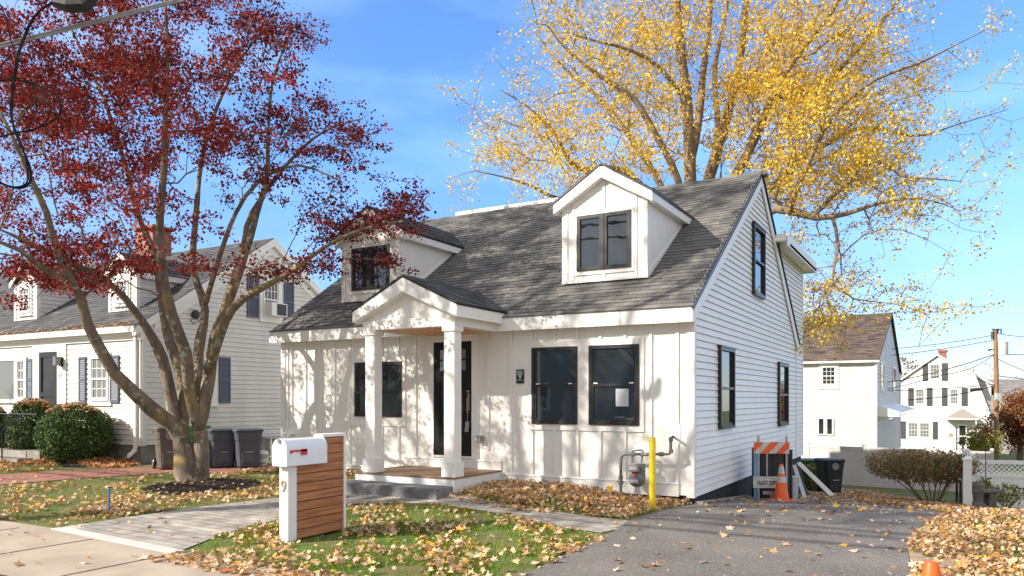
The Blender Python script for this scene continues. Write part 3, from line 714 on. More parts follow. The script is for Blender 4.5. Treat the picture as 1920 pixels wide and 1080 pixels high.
# ---- dormers
def dormer(fr_x, parent, yd, xl, xr, zb, zw, zp, wnd):
    """gabled dormer: face at y=yd, ridge runs back"""
    g = thing('t', 'x', 'x', (0, 0, 0)) if False else None
    ov = .13; xc = (xl+xr)/2; f = MB(); F2 = Fr((0, yd, 0), (1, 0, 0), (0, -1, 0))
    sl = (zp-zw)/((xr-xl)/2+ov)
    zc = zw+ov*sl-.12
    f.prism([(xl, yd, zb), (xr, yd, zb), (xr, yd, zc), (xc, yd, zc+(xr-xl)/2*sl), (xl, yd, zc)], (0, .06, 0))
    # cheek walls
    for x in (xl, xr-.06):
        f.prism([(x, yd+.06, zb), (x, yd+.06, zc), (x, (zc-ZE)/SL+YE, zc), (x, yd+.07, zb-.05)], (.06, 0, 0))
    # battens and corners
    for a, b in ((xl-.012, xl+.09), (xr-.09, xr+.012)): f.box(a, b, yd-.022, yd, zb, zc+.02)
    f.box(xr, xr+.012, yd, yd+.09, zb+.05, zc+.02); f.box(xl-.012, xl, yd, yd+.09, zb+.05, zc+.02)
    wl, wr, w0, w1 = wnd
    for x in (xl+.20, xr-.20): f.box(x-.02, x+.02, yd-.018, yd, zb, zc+.10)
    f.box(xc-.02, xc+.02, yd-.018, yd, w1+.08, zp-.28)
    f.box(wl-.055, wl, yd-.026, yd, w0-.07, w1+.07); f.box(wr, wr+.055, yd-.026, yd, w0-.07, w1+.07); f.box(wl, wr, yd-.026, yd, w1, w1+.07); f.box(wl, wr, yd-.026, yd, w0-.07, w0)
    f.box(xc-.02, xc+.02, yd-.018, yd, zb, w0-.07); f.box(xl+.09, xr-.09, yd-.03, yd, zb, zb+.045)
    # sloped foot trim where cheek meets roof
    yb = (zc-ZE)/SL+YE
    f.prism([(xr, yd+.02, zb+.10), (xr, yb, zc+.01), (xr, yb, zc-.08), (xr, yd+.02, zb)], (.014, 0, 0))
    o = f.build('dormer', M['white'], parent)
    # fascias
    r = MB(); e0, e1 = xl-ov, xr+ov
    ybk = (zw-.0-ZE)/SL+YE+.1
    for s, xe in ((-1, e0), (1, e1)):
        r.prism([(xe, yd-ov, zw-.02), (xc, yd-ov, zp-.02), (xc, yd-ov, zp-.23), (xe, yd-ov, zw-.18)], (0, .022, 0))
        r.prism([(xe-s*.01, yd-ov+.022, zw-.165), (xc, yd-ov+.022, zp-.215), (xc, yd-ov+.022, zp-.235), (xe-s*.01, yd-ov+.022, zw-.185)], (0, ov, 0))
        r.box(min(xe, xe-s*.02), max(xe, xe-s*.02), yd-ov+.023, ybk, zw-.155, zw-.02)
        r.box(min(xe-s*.02, xe-s*(ov+.02)), max(xe-s*.02, xe-s*(ov+.02)), yd, ybk-.1, zw-.155, zw-.14)
    r.build('dormer_fascia', M['trim'], o)
    d = MB(); q = MB(); ln_y = (zp-ZE)/SL+YE-(yd-ov)+.1
    for s, xe in ((-1, e0-.015), (1, e1+.015)):
        d.prism([(xe, yd-ov-.014, zw-.022), (xc, yd-ov-.014, zp-.018), (xc, yd-ov-.014, zp+.016), (xe, yd-ov-.014, zw+.012)], (0, ln_y, 0))
        ln = math.hypot(xc-xe, zp-zw); v = ((xc-xe)/ln, 0, (zp-zw)/ln); shing(q, (xe, yd-ov-.01, zw+.012), (0, 1, 0), v, ln_y, ln+.01)
    y2 = yd-ov
    while y2 < yd-ov+ln_y-.3: q.prism([(xc-.1, y2, zp-.05), (xc, y2, zp+.03), (xc+.1, y2, zp-.05)], (0, .3, 0), random.random()*.5); y2 += .3
    d.build('dormer_roof_edge', M['black'], o); q.build('dormer_shingles', M['shingled'], o)
    # casement pair
    wn = MB(); fw = .05; xm = (wl+wr)/2
    for a, b in ((wl, xm-.005), (xm+.005, wr)):
        wn.box(a, a+fw+.015, .0, .05, w0, w1, F2); wn.box(b-fw-.015, b, 0, .05, w0, w1, F2); wn.box(a+fw+.015, b-fw-.015, 0, .05, w1-fw, w1, F2); wn.box(a+fw+.015, b-fw-.015, 0, .05, w0, w0+fw+.01, F2)
    wn.box(wl-.012, wr+.012, 0, .035, w1, w1+.015, F2); wn.box(xm-.02, xm+.02, .05, .06, w0, w1, F2)
    wo = wn.build('dormer_window', M['black'], o)
    for a, b in ((wl, xm), (xm, wr)):
        p = MB(); p.poly([F2.p(a+.05, .02, w0+.05), F2.p(b-.05, .02, w0+.05), F2.p(b-.05, .02, w1-.05), F2.p(a+.05, .02, w1-.05)]); p.build('pane', M['glass'], wo)
    return o
YD = .66
F3 = Fr((0, YD, 0), (1, 0, 0), (0, -1, 0))
dormer(None, H, YD, -2.52, -.97, 3.52, 4.93, 5.50, (-2.24, -1.25, 3.72, 4.665))
dl_ = -7.655; dormer(None, H, YD, dl_, dl_+1.55, 3.52, 4.85, 5.42, (dl_+.28, dl_+1.27, 3.74, 4.60))

# ---- small things fixed to the front wall
hp = MB(); a = FF.px(969, 693); b = FF.px(983, 719)
hp.box(a[0], b[0], 0, .02, b[1], a[1], FF); hpo = hp.build('number_plaque', M['black'], H)
hq = MB(); hq.box(a[0]+.02, b[0]-.02, .02, .024, a[1]-.10, a[1]-.02, FF); hq.build('plaque_lens', M['metal'], hpo)
hq = MB(); hq.box(a[0]+.015, b[0]-.015, .02, .023, b[1]+.055, b[1]+.061, FF); hq.build('plaque_line', M['trim'], hpo)
text('9', .12, 'numeral', M['trim'], hpo, FF.at((a[0]+b[0])/2, .02).__class__(FF.p((a[0]+b[0])/2, .02, b[1]+.075), FF.U, FF.N), .003)
vb = MB(); u, z = FF.px(901, 820)
vb.box(u-.06, u+.07, .018, .13, z-.05, z-.02, FF); vb.box(u-.07, u+.08, .13, .14, z-.05, z+.03, FF); vb.box(u-.06, u+.07, .018, .13, z+.005, z+.03, FF); vb.box(u-.05, u+.06, .018, .07, z-.02, z+.005, FF)
vb.box(u+.05, u+.08, .018, .15, z-.07, z+.04, FF); vb.build('outlet_cover', M['metal'], H)
# line-set pipes near the left corner
lp = MB(); a = FF.px(541, 803); b = FF.px(566, 822)
lp.box(a[0], b[0], 0, .03, b[1]-.35, a[1], FF)
for dxx in (.06, .20):
    x = a[0]+dxx; z = a[1]-.12
    lp.tube([FF.p(x, .0, z), FF.p(x, .12, z+.03), FF.p(x, .20, z+.0), FF.p(x, .24, z-.08), FF.p(x, .24, z-.5)], .035, 10)
lp.build('line_set', M['trim'], H, smooth=True)
# ================================================================ NEIGHBOURING HOUSES
def tabs_roof(mb, P, U, V, W_, H_): shing(mb, P, U, V, W_, H_, e=.15, tab=(.22, .5))
def shutter(fr, u0, u1, z0, z1, parent, m, louv=True, n0=.02):
    s = MB(); s.box(u0, u1, n0, n0+.02, z0, z1, fr)
    s.box(u0, u0+.04, n0+.02, n0+.04, z0, z1, fr); s.box(u1-.04, u1, n0+.02, n0+.04, z0, z1, fr)
    for z in (z0, (z0+z1)/2-.03, z1-.06): s.box(u0+.04, u1-.04, n0+.02, n0+.04, z, z+.06, fr)
    if louv:
        z = z0+.07
        while z < z1-.08:
            s.poly([fr.p(u0+.04, n0+.036, z), fr.p(u1-.04, n0+.036, z), fr.p(u1-.04, n0+.02, z+.035), fr.p(u0+.04, n0+.02, z+.035)]); z += .045
    return s.build('shutter', m, parent)
P0 = at(265, 835, 18.5); NX0, NY0, NZ0 = P0
NF = Fr((NX0, NY0, 0), (1, 0, 0), (0, -1, 0)); NS = Fr((NX0, NY0, 0), (0, 1, 0), (1, 0, 0))
NZE = NF.px(255, 614)[1]; ap = NS.px(508, 447); ND = ap[0]*2; NW = 13.5
N = thing('neighbour_house', 'cream clapboard house with blue-grey shutters, numbered 13, left of the white house', 'house', (NX0-NW/2, NY0+ND/2, 0))
b = MB(); b.box(-NW, 0, -ND, -.02, -.6, NZ0, NF.at(0, 0)) if False else b.box(NX0-NW, NX0-.03, NY0+.03, NY0+ND, -.8, NZ0+.01)
b.build('foundation', M['conc'], N)
b = MB(); clap(b, NF, lambda z: -NW, lambda z: -.10, NZ0, NZE-.05, e=.128, thick=.024)
b.box(-NW, 0, -.15, 0, NZ0, NZE, NF); b.box(-.10, .0, 0, .03, NZ0-.02, NZE-.05, NF)
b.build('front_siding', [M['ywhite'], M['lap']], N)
nsl = (ap[1]-NZE)/(ap[0]+.25)
b = MB(); clap(b, NS, lambda z: .1 if z < NZE else (z-NZE)/nsl-.25+.1, lambda z: ND-.1 if z < NZE else ND-((z-NZE)/nsl-.25+.1), NZ0, ap[1]-.25, e=.128, thick=.022)
b.box(.0, .10, 0, .03, NZ0-.02, NZE-.02, NS); b.prism([NS.p(0, -.01, NZ0), NS.p(ND, -.01, NZ0), NS.p(ND, -.01, NZE), NS.p(ND/2, -.01, ap[1]-.08), NS.p(0, -.01, NZE)], (-.1, 0, 0))
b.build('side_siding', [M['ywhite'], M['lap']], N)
b = MB(); ln = math.hypot(ND/2+.25, ap[1]-NZE); v = (0, (ND/2+.25)/ln, (ap[1]-NZE)/ln)
tabs_roof(b, (NX0-NW-.2, NY0-.25, NZE), (1, 0, 0), v, NW+.35, ln)
b.mi = 0
b.prism([(NX0+.14, NY0-.25, NZE-.01), (NX0+.14, NY0+ND/2, ap[1]-.01), (NX0+.14, NY0+ND+.25, NZE-.01), (NX0+.14, NY0+ND+.25, NZE-.05), (NX0+.14, NY0+ND/2, ap[1]-.06), (NX0+.14, NY0-.25, NZE-.05)], (-NW-.3, 0, 0), .3)
b.build('roof', M['shingled'], N)
b = MB()
b.prism([NS.p(-.25, .155, NZE-.01), NS.p(ND/2, .155, ap[1]-.01), NS.p(ND/2, .155, ap[1]-.24), NS.p(-.25, .155, NZE-.22)], (-.14, 0, 0))
b.prism([NS.p(ND+.25, .155, NZE-.01), NS.p(ND/2, .155, ap[1]-.01), NS.p(ND/2, .155, ap[1]-.24), NS.p(ND+.25, .155, NZE-.22)], (-.14, 0, 0))
b.prism([NS.p(.35, .03, NZE+.15), NS.p(ND/2, .03, ap[1]-.26), NS.p(ND/2, .03, ap[1]-.45), NS.p(.35, .03, NZE-.04)], (-.02, 0, 0))
b.prism([NS.p(ND-.35, .03, NZE+.15), NS.p(ND/2, .03, ap[1]-.26), NS.p(ND/2, .03, ap[1]-.45), NS.p(ND-.35, .03, NZE-.04)], (-.02, 0, 0))
b.build('rake_board', M['trim'], N)
b = MB()
b.box(-NW, .12, .24, .27, NZE-.13, NZE+.01, NF); b.box(-NW, .12, .02, .24, NZE-.13, NZE-.11, NF); b.box(-NW, .10, .0, .06, NZE-.30, NZE-.13, NF); b.box(-NW, .10, .06, .10, NZE-.20, NZE-.13, NF)
b.build('gutter', M['trim'], N)
b = MB(); px_ = -.13
b.box(px_-.04, px_+.04, .035, .10, NZ0-.08, NZE-.12, NF); b.prism([NF.p(px_-.04, .035, NZ0-.12), NF.p(px_-.04, .10, NZ0-.08), NF.p(px_-.04, .26, NZ0-.22), NF.p(px_-.04, .26, NZ0-.30)], (.08, 0, 0))
b.build('downspout', M['trim'], N)
# front openings
def shrect(fr, l, r, t, bt, parent, m): a = rect(fr, (l, 700), (r, 700), (t, t), (bt, bt)); shutter(fr, *a, parent, m)
zt_ = NF.px(190, 669)[1]; zb_ = NF.px(190, 752)[1]
u0 = NF.px(173.5, 700)[0]; u1 = NF.px(206.5, 700)[0]
dh(NF, u0, u1, zb_, zt_, N, n0=.024, frame='trim', fw=.05, muntin=(3, 2), glass='glassb', casing=.09)
for l, r in ((151, 163.5), (209.5, 225.5)):
    a, c = NF.px(l, 700)[0], NF.px(r, 700)[0]; shutter(NF, a, c, zb_-.04, zt_+.02, N, M['shutter'])
# door
u0, u1 = NF.px(77, 700)[0], NF.px(110, 700)[0]; zd = NF.px(93, 660)[1]
b = MB(); b.box(u0-.32, u0, .0, .05, NZ0, zd+.35, NF); b.box(u1, u1+.40, 0, .05, NZ0, zd+.35, NF); b.box(u0, u1, 0, .05, zd, zd+.35, NF); b.box(u0-.40, u1+.48, 0, .12, zd+.35, zd+.45, NF)
b.build('door_surround', M['trim'], N)
b = MB(); b.box(u0, u0+.11, .02, .06, zd-2.05, zd, NF); b.box(u1-.11, u1, .02, .06, zd-2.05, zd, NF); b.box(u0+.11, u1-.11, .02, .06, zd-.14, zd, NF); b.box(u0+.11, u1-.11, .02, .06, zd-1.2, zd-1.08, NF); b.box(u0+.11, u1-.11, .02, .06, zd-2.05, zd-1.8, NF)
o = b.build('storm_door', M['black'], N)
b = MB(); b.poly([NF.p(u0+.1, .03, zd-2), NF.p(u1-.1, .03, zd-2), NF.p(u1-.1, .03, zd-.1), NF.p(u0+.1, .03, zd-.1)]); b.build('pane', M['dglass'], o)
u_, z_ = NF.px(120, 677)
b = MB(); b.box(u_-.09, u_+.03, .10, .24, z_-.12, z_+.08, NF); b.box(u_-.10, u_+.04, .09, .25, z_+.08, z_+.11, NF); lo = b.build('wall_lantern', M['glassb'], N)
b = MB(); b.box(u_-.02, u_+.06, .05, .08, z_-.15, z_+.1, NF); b.tube([NF.p(u_+.02, .08, z_-.1), NF.p(u_, .16, z_-.16)], .012); b.build('lantern_bracket', M['black'], lo)
u_, z_ = NF.px(117.5, 708)
text('13', .17, 'house_number', M['darkgrey'], N, Fr(NF.p(u_, .05, z_), NF.U, NF.N), .01)
# picture window group at the far left
u0, u1 = NF.px(-40, 700)[0], NF.px(31, 700)[0]; u2, u3 = NF.px(35.5, 700)[0], NF.px(50, 700)[0]; zt2, zb2 = NF.px(15, 677)[1], NF.px(15, 749)[1]
b = MB(); b.box(u0-.1, u1, .024, .07, zt2, zt2+.09, NF); b.box(u1, u2, .024, .07, zb2, zt2+.09, NF); b.box(u0-.1, u3+.08, .024, .09, zb2-.1, zb2, NF); b.box(u2, u3, .024, .07, zt2, zt2+.09, NF); b.box(u3, u3+.08, .024, .07, zb2, zt2+.09, NF)
wo = b.build('picture_window', M['trim'], N)
b = MB(); b.poly([NF.p(u0, .04, zb2), NF.p(u1, .04, zb2), NF.p(u1, .04, zt2), NF.p(u0, .04, zt2)]); b.build('pane', M['glassb'], wo)
dh(NF, u2, u3, zb2, zt2, N, n0=.026, frame='trim', fw=.03, muntin=(2, 2), glass='glassb')
a, c = NF.px(53, 700)[0], NF.px(63.5, 700)[0]; shutter(NF, a, c, zb2-.02, zt2+.03, N, M['shutter'])
# side windows
for (l, r, t, bt, sl, sr, st, sb, ac) in ((491, 522, 528, 597, (462, 483), (531.5, 549), (508, 524), (594, 600), True), (372, 400, 672, 753, None, (409.5, 430), (673, 673), (760, 760), False)):
    a = rect(NS, (l, 600), (r, 600), (t, t), (bt, bt)); 
    wo = dh(NS, a[0], a[1], a[2], a[3], N, n0=.022, frame='trim', fw=.05, muntin=(4, 2), glass='glassb', casing=.10)
    for q in (sl, sr):
        if q: shutter(NS, NS.px(q[0], 600)[0], NS.px(q[1], 600)[0], a[2]-.04, a[3]+.06, N, M['shutter'])
    if ac:
        b = MB(); um = (a[0]+a[1])/2; b.box(um-.28, um+.30, .03, .38, a[2]+.04, a[2]+.42, NS); ao = b.build('air_conditioner', M['trim'], N, bevel=.01)
        b = MB(); b.box(um-.10, um+.26, .38, .385, a[2]+.07, a[2]+.39, NS); b.build('air_grille', M['darkgrey'], ao)
    else:
        shutter(NS, NS.px(344, 600)[0]-.1, NS.px(358, 600)[0], a[2]-.04, a[3]+.06, N, M['shutter'])
u_, z_ = NS.px(364, 590)
b = MB(); b.lathe([(.09, 0), (.12, .06), (.10, .12), (.02, .16)], NS.p(u_, .0, z_), 14, NS.N); b.tube([NS.p(u_, .10, z_-.02), NS.p(u_+.02, .14, z_-.18), NS.p(u_-.12, .12, z_-.26), NS.p(u_-.18, .08, z_-.14)], .014, 6); b.build('wire_entry', M['darkgrey'], N)
# neighbour dormers
def ndormer(cl, cr, cyb, top):
    yd = NY0+.55
    a = pl(cl, cyb, 1, yd); c = pl(cr, cyb, 1, yd); zb = NZE+(yd-NY0+.25)*nsl-.02; zt = pl(cl, top, 1, yd)[2]
    x0_, x1_ = a[0], a[0]+1.15; F5 = Fr((0, yd, 0), (1, 0, 0), (0, -1, 0))
    m = MB(); clap(m, F5, lambda z: x0_+.07, lambda z: x1_-.07, zb, zt, e=.12)
    m.prism([(x0_, yd+.02, zb), (x1_, yd+.02, zb), (x1_, yd+.02, zt), ((x0_+x1_)/2, yd+.02, zt+.42), (x0_, yd+.02, zt)], (0, .05, 0))
    yb = NY0-.25+(zt-NZE)/nsl
    for x in (x0_, x1_-.05): m.prism([(x, yd, zb), (x, yb, zt), (x, yd, zt)], (.05, 0, 0))
    F6 = Fr((x1_, 0, 0), (0, 1, 0), (1, 0, 0)); clap(m, F6, lambda z: max(yd+.08, 0), lambda z: 0, zb, zb, e=.12)
    z = zb
    while z < zt-.02:
        t = min(z+.12, zt); ya = yd+.08; yb1 = NY0-.25+(z-NZE)/nsl; yb2 = NY0-.25+(t-NZE)/nsl
        if yb2 > ya: m.poly([(x1_+.02, ya, z), (x1_+.02, max(yb1, ya), z), (x1_+.004, yb2, t), (x1_+.004, ya, t)]); m.mi = 1; m.poly([(x1_+.0045, ya, t-.014), (x1_+.0045, yb2-.02, t-.014), (x1_+.0045, yb2, t), (x1_+.0045, ya, t)]); m.mi = 0
        z = t
    do = m.build('dormer', [M['ywhite'], M['lap']], N)
    m = MB(); m.box(x0_-.02, x0_+.08, yd-.03, yd, zb, zt); m.box(x1_-.08, x1_+.025, yd-.03, yd, zb, zt); m.box(x1_, x1_+.025, yd, yd+.08, zb, zt)
    for s, x in ((-1, x0_-.12), (1, x1_+.12)):
        xc = (x0_+x1_)/2
        m.prism([(x, yd-.12, zt+.04), (xc, yd-.12, zt+.60), (xc, yd-.12, zt+.46), (x, yd-.12, zt-.10)], (0, .03, 0)); m.box(min(x, x-s*.03), max(x, x-s*.03), yd-.09, yb, zt-.10, zt+.04)
    m.build('dormer_trim', M['trim'], do)
    m = MB()
    for s, x in ((-1, x0_-.14), (1, x1_+.14)):
        ln = math.hypot(xc-x, .56); tabs_roof(m, (x, yd-.14, zt+.05), (0, 1, 0), ((xc-x)/ln, 0, .56/ln), 2.6, ln)
    m.build('dormer_roof', M['shingled'], do)
    w0, w1 = x0_+.30, x1_-.30
    dh(F5, w0, w1, zb+.22, zt-.12, do, n0=.02, frame='trim', fw=.04, muntin=(3, 2), glass='glassb', casing=.06)
ndormer(29, 62, 606, 535); ndormer(206, 250, 590, 520)
cp_ = pl(258, 440, 1, NY0+ND/2+.4); b = MB(); zc_ = pl(275, 423, 1, NY0+ND/2)[2]
b.box(cp_[0], cp_[0]+.95, NY0+ND/2+.3, NY0+ND/2+1.0, ap[1]-.8, zc_); b.box(cp_[0]-.05, cp_[0]+1.0, NY0+ND/2+.25, NY0+ND/2+1.05, zc_, zc_+.12); b.build('chimney', M['brick'], N)
# front stoop and railing
sx1 = pl(98, 812, 1, NY0-1.0)[0]
st = MB(); st.box(sx1-2.6, sx1, NY0-1.3, NY0, -.3, .22); st.box(sx1-2.3, sx1-.3, NY0-1.65, NY0-1.3, -.3, .06); st.build('stoop', M['conc'], N)
rl = MB()
xr_ = pl(16, 835, 1, NY0-1.5)[0]
for k in range(7): rl.tube([(xr_-.0-k*.13, NY0-1.2, .22), (xr_-k*.13, NY0-1.2, 1.12)], .009, 5)
rl.tube([(xr_-1.0, NY0-1.2, 1.12), (xr_+.7, NY0-1.2, 1.12)], .02, 6); rl.tube([(xr_, NY0-1.2, .22), (xr_, NY0-1.2, 1.14)], .02, 6)
rl.tube([(xr_+.1, NY0-1.7, 0), (xr_+.1, NY0-1.7, .72)], .018, 6); rl.tube([(xr_+.02, NY0-1.2, 1.12), (xr_+.1, NY0-1.7, .72)], .016, 6)
rl.build('railing', M['black'], N)

# ---- blue-grey house beyond, far left
BH = thing('blue_grey_house', 'blue-grey sided house with a white rake, far left behind number 13', 'house', (-31, 8, 0))
b = MB(); bf = Fr((-28, 3.0, 0), (0, 1, 0), (1, 0, 0)); clap(b, bf, lambda z: 0 if z < 3.4 else (z-3.4)*1.2, lambda z: 9 if z < 3.4 else 9-(z-3.4)*1.2, -.1, 7.0, e=.14)
b.box(-36, -28, 3, 12, -.2, 3.4); b.prism([(-28.01, 3, 3.4), (-28.01, 12, 3.4), (-28.01, 7.5, 7.1)], (-8, 0, 0)); b.build('wall', [mat('blue_grey_siding', (.20, .25, .28), (.17, .21, .24), 2, .6), M['darkgrey']], BH)
b = MB(); b.prism([(-27.8, 2.7, 3.2), (-27.8, 7.5, 7.25), (-27.8, 12.3, 3.2), (-27.8, 12.3, 3.35), (-27.8, 7.5, 7.4), (-27.8, 2.7, 3.35)], (-8.4, 0, 0)); b.build('roof', M['darkgrey'], BH)
b = MB(); b.prism([(-27.78, 2.7, 3.1), (-27.78, 7.5, 7.15), (-27.78, 7.5, 7.36), (-27.78, 2.7, 3.3)], (.05, 0, 0)); b.prism([(-27.78, 12.3, 3.1), (-27.78, 7.5, 7.15), (-27.78, 7.5, 7.36), (-27.78, 12.3, 3.3)], (.05, 0, 0)); b.build('rake_board', M['trim'], BH)

# ---- two-storey white house, behind right
d2 = 42.
c0 = at(1641, 748, d2); X2, Y2 = c0[0], c0[1]; G_ = gz(X2, Y2)-.1
TF = Fr((X2, Y2, 0), (1, 0, 0), (0, -1, 0)); TS = Fr((X2, Y2, 0), (0, 1, 0), (1, 0, 0))
zE2 = TF.px(1638, 674)[1]; ap2 = TS.px(1668, 589); D2 = ap2[0]*2; W2 = 9.5
T = thing('two_storey_house', 'white two-storey house with brown shingle roof behind the greige fence', 'house', (X2-W2/2, Y2+D2/2, G_))
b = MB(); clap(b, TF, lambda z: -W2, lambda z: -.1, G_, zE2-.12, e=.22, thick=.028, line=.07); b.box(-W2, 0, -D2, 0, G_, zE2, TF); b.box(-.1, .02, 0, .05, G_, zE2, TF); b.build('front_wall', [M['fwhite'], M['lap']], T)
sl2 = (ap2[1]-zE2)/(D2/2)
b = MB(); clap(b, TS, lambda z: .1 if z < zE2 else (z-zE2)/sl2, lambda z: D2-.1 if z < zE2 else D2-(z-zE2)/sl2, G_, ap2[1]-.1, e=.22, thick=.028, line=.07)
b.prism([TS.p(0, 0, zE2), TS.p(D2, 0, zE2), TS.p(D2/2, 0, ap2[1])], (-W2, 0, 0)); b.build('side_wall', [M['fwhite'], M['lap']], T)
b = MB(); ln = math.hypot(D2/2+.25, ap2[1]-zE2+.1); shing(b, (X2-W2-.2, Y2-.25, zE2-.03), (1, 0, 0), (0, (D2/2+.25)/ln, (ap2[1]-zE2+.1)/ln), W2+.4, ln, e=.18, tab=(.25, .6), th=.02)
b.prism([(X2+.2, Y2-.25, zE2-.04), (X2+.2, Y2+D2/2, ap2[1]+.05), (X2+.2, Y2+D2+.25, zE2-.04), (X2+.2, Y2+D2+.25, zE2-.12), (X2+.2, Y2+D2/2, ap2[1]-.03), (X2+.2, Y2-.25, zE2-.12)], (-W2-.4, 0, 0), .1); b.build('roof', M['shingleb'], T)
b = MB(); b.box(-W2-.2, .22, .02, .32, zE2-.16, zE2-.05, TF); b.build('gutter', M['trim'], T)
b = MB(); b.box(.02, .10, .02, .12, G_, zE2-.1, TF); b.build('downspout', M['trim'], T); b = MB(); b.box(D2-.1, D2, 0, .12, G_, zE2, TS); b.build('downspout', M['trim'], T)
for (l, r, t, bt, mu) in ((1540, 1568, 687, 723, (3, 2)),):
    a = rect(TF, (l, 700), (r, 700), (t, t), (bt, bt)); dh(TF, *a, T, n0=.03, frame='trim', fw=.06, muntin=mu, glass='glass', casing=.14)
a = rect(TF, (1533, 800), (1563, 800), (783, 783), (816, 816)); um = (a[0]+a[1])/2
for q0, q1 in ((a[0], um-.02), (um+.02, a[1])):
    b = MB(); b.box(q0, q0+.07, .03, .09, a[2], a[3], TF); b.box(q1-.07, q1, .03, .09, a[2], a[3], TF); b.box(q0+.07, q1-.07, .03, .09, a[2], a[2]+.07, TF); b.box(q0+.07, q1-.07, .03, .09, a[3]-.07, a[3], TF); wo = b.build('window', M['trim'], T)
    b = MB(); b.poly([TF.p(q0, .05, a[2]), TF.p(q1, .05, a[2]), TF.p(q1, .05, a[3]), TF.p(q0, .05, a[3])]); b.build('pane', M['glass'], wo)
for (l, r, t, bt) in ((1650, 1656, 681, 728), (1673, 1679, 690, 732)):
    a = rect(TS, (l, 700), (r, 700), (t, t), (bt, bt)); dh(TS, *a, T, n0=.03, frame='trim', fw=.07, glass='glass', casing=.12)
# side entry awning, door and rail
a = TS.px(1646, 762); e_ = TS.px(1682, 775)
b = MB()
b.prism([TS.p(.5, 0, a[1]+.05), TS.p(e_[0], 0, a[1]+.05), TS.p(e_[0], 1.2, a[1]-.35), TS.p(.5, 1.2, a[1]-.35)], (0, 0, .05))
b.prism([TS.p(.5, 0, a[1]+.05), TS.p(.5, 1.2, a[1]-.35), TS.p(.5, 1.2, a[1]-.55), TS.p(.5, 0, a[1]-.55)], (0, .04, 0))
b.tube([TS.p(.6, 0, a[1]-1.0), TS.p(.6, 1.2, a[1]-.45)], .025, 6); b.tube([TS.p(e_[0]-.1, 0, a[1]-1.0), TS.p(e_[0]-.1, 1.2, a[1]-.45)], .025, 6); b.build('awning', M['trim'], T)
b = MB(); b.box(.7, 1.7, .02, .06, G_+.9, a[1]-.5, TS); b.build('side_door', M['tgrey'], T)
b = MB(); zr_ = TS.px(1650, 838)[1]
for k in range(9): b.box(1.25-.02, 1.25+.02, .1+k*.16, .14+k*.16, zr_-.6, zr_, TS)
b.box(1.22, 1.28, .0, 1.6, zr_, zr_+.06, TS); b.build('porch_rail', M['trim'], T)

# ---- gambrel house
d3 = 82.; K = at(1700, 748, d3)
c3 = np.array([K[0], K[1]]); ang = YAW*.0
U3 = np.array([math.cos(R(-3)), math.sin(R(-3)), 0]); N3 = np.array([math.sin(R(-3)), -math.cos(R(-3)), 0])
QF = Fr((K[0], K[1], 0), U3, N3); G3 = gz(K[0], K[1])-.2
Q = thing('gambrel_house', 'white gambrel-roofed house with charcoal shutters, beside the utility pole', 'house', (K[0], K[1], G3))
pts = [QF.px(x, y) for x, y in ((1683, 716), (1757, 665), (1828, 703), (1856, 775), (1858, 792))]
zb3 = G3
out = [(pts[0][0]-1.2, pts[0][1]-2.4), pts[0], pts[1], pts[2], pts[3]]
def q_l(z):
    for (a, b_) in ((out[0], out[1]), (out[1], out[2])):
        if z <= b_[1] and z >= a[1]: return a[0]+(b_[0]-a[0])*(z-a[1])/(b_[1]-a[1]+1e-9)
    return out[0][0] if z < out[0][1] else out[2][0]
def q_r(z):
    for (a, b_) in ((out[4], out[3]), (out[3], out[2])):
        if z <= b_[1] and z >= a[1]: return a[0]+(b_[0]-a[0])*(z-a[1])/(b_[1]-a[1]+1e-9)
    return out[4][0] if z < out[4][1] else out[2][0]
b = MB(); clap(b, QF, q_l, q_r, zb3, out[2][1]-.05, e=.22, thick=.028, line=.07)
poly = [(out[0][0], zb3), (out[4][0], zb3), out[4], out[3], out[2], out[1], out[0]]
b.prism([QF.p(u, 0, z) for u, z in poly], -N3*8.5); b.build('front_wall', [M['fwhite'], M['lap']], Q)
b = MB()
for p, q in ((out[0], out[1]), (out[1], out[2]), (out[2], out[3]), (out[3], out[4])):
    b.prism([QF.p(p[0], .25, p[1]), QF.p(q[0], .25, q[1]), QF.p(q[0], .25, q[1]+.16), QF.p(p[0], .25, p[1]+.16)], -N3*9)
b.build('roof', M['darkgrey'], Q)
b = MB(); 
for p, q in ((out[0], out[1]), (out[1], out[2]), (out[2], out[3]), (out[3], out[4])):
    b.prism([QF.p(p[0], .27, p[1]-.1), QF.p(q[0], .27, q[1]-.1), QF.p(q[0], .27, q[1]+.1), QF.p(p[0], .27, p[1]+.1)], -N3*.12)
b.build('rake_board', M['trim'], Q)
# shed dormer at right
s1, s2 = QF.px(1829, 705), QF.px(1858, 722)
b = MB(); b.prism([QF.p(s1[0], -1., s1[1]-2.2), QF.p(s2[0], -1., s1[1]-2.6), QF.p(s2[0], -1., s2[1]), QF.p(s1[0], -1., s1[1]+.0)], -N3*5); b.build('shed_dormer', M['fwhite'], Q)
b = MB(); b.prism([QF.p(s1[0]-.1, -.8, s1[1]), QF.p(s2[0]+.25, -.8, s2[1]), QF.p(s2[0]+.25, -.8, s2[1]+.15), QF.p(s1[0]-.1, -.8, s1[1]+.15)], -N3*5.4); b.build('shed_roof', M['trim'], Q)
uc, zc = QF.px(1762, 672); b = MB(); b.box(uc-.3+.1, uc+.5, -2.6, -1.9, zc-.6, QF.px(1762, 658)[1], QF); b.box(uc-.3, uc+.6, -2.7, -1.8, QF.px(1762, 658)[1], QF.px(1762, 656)[1]+.1, QF); b.build('chimney', mat('red_brick', (.35, .12, .06), (.22, .08, .05), 9, .8), Q)
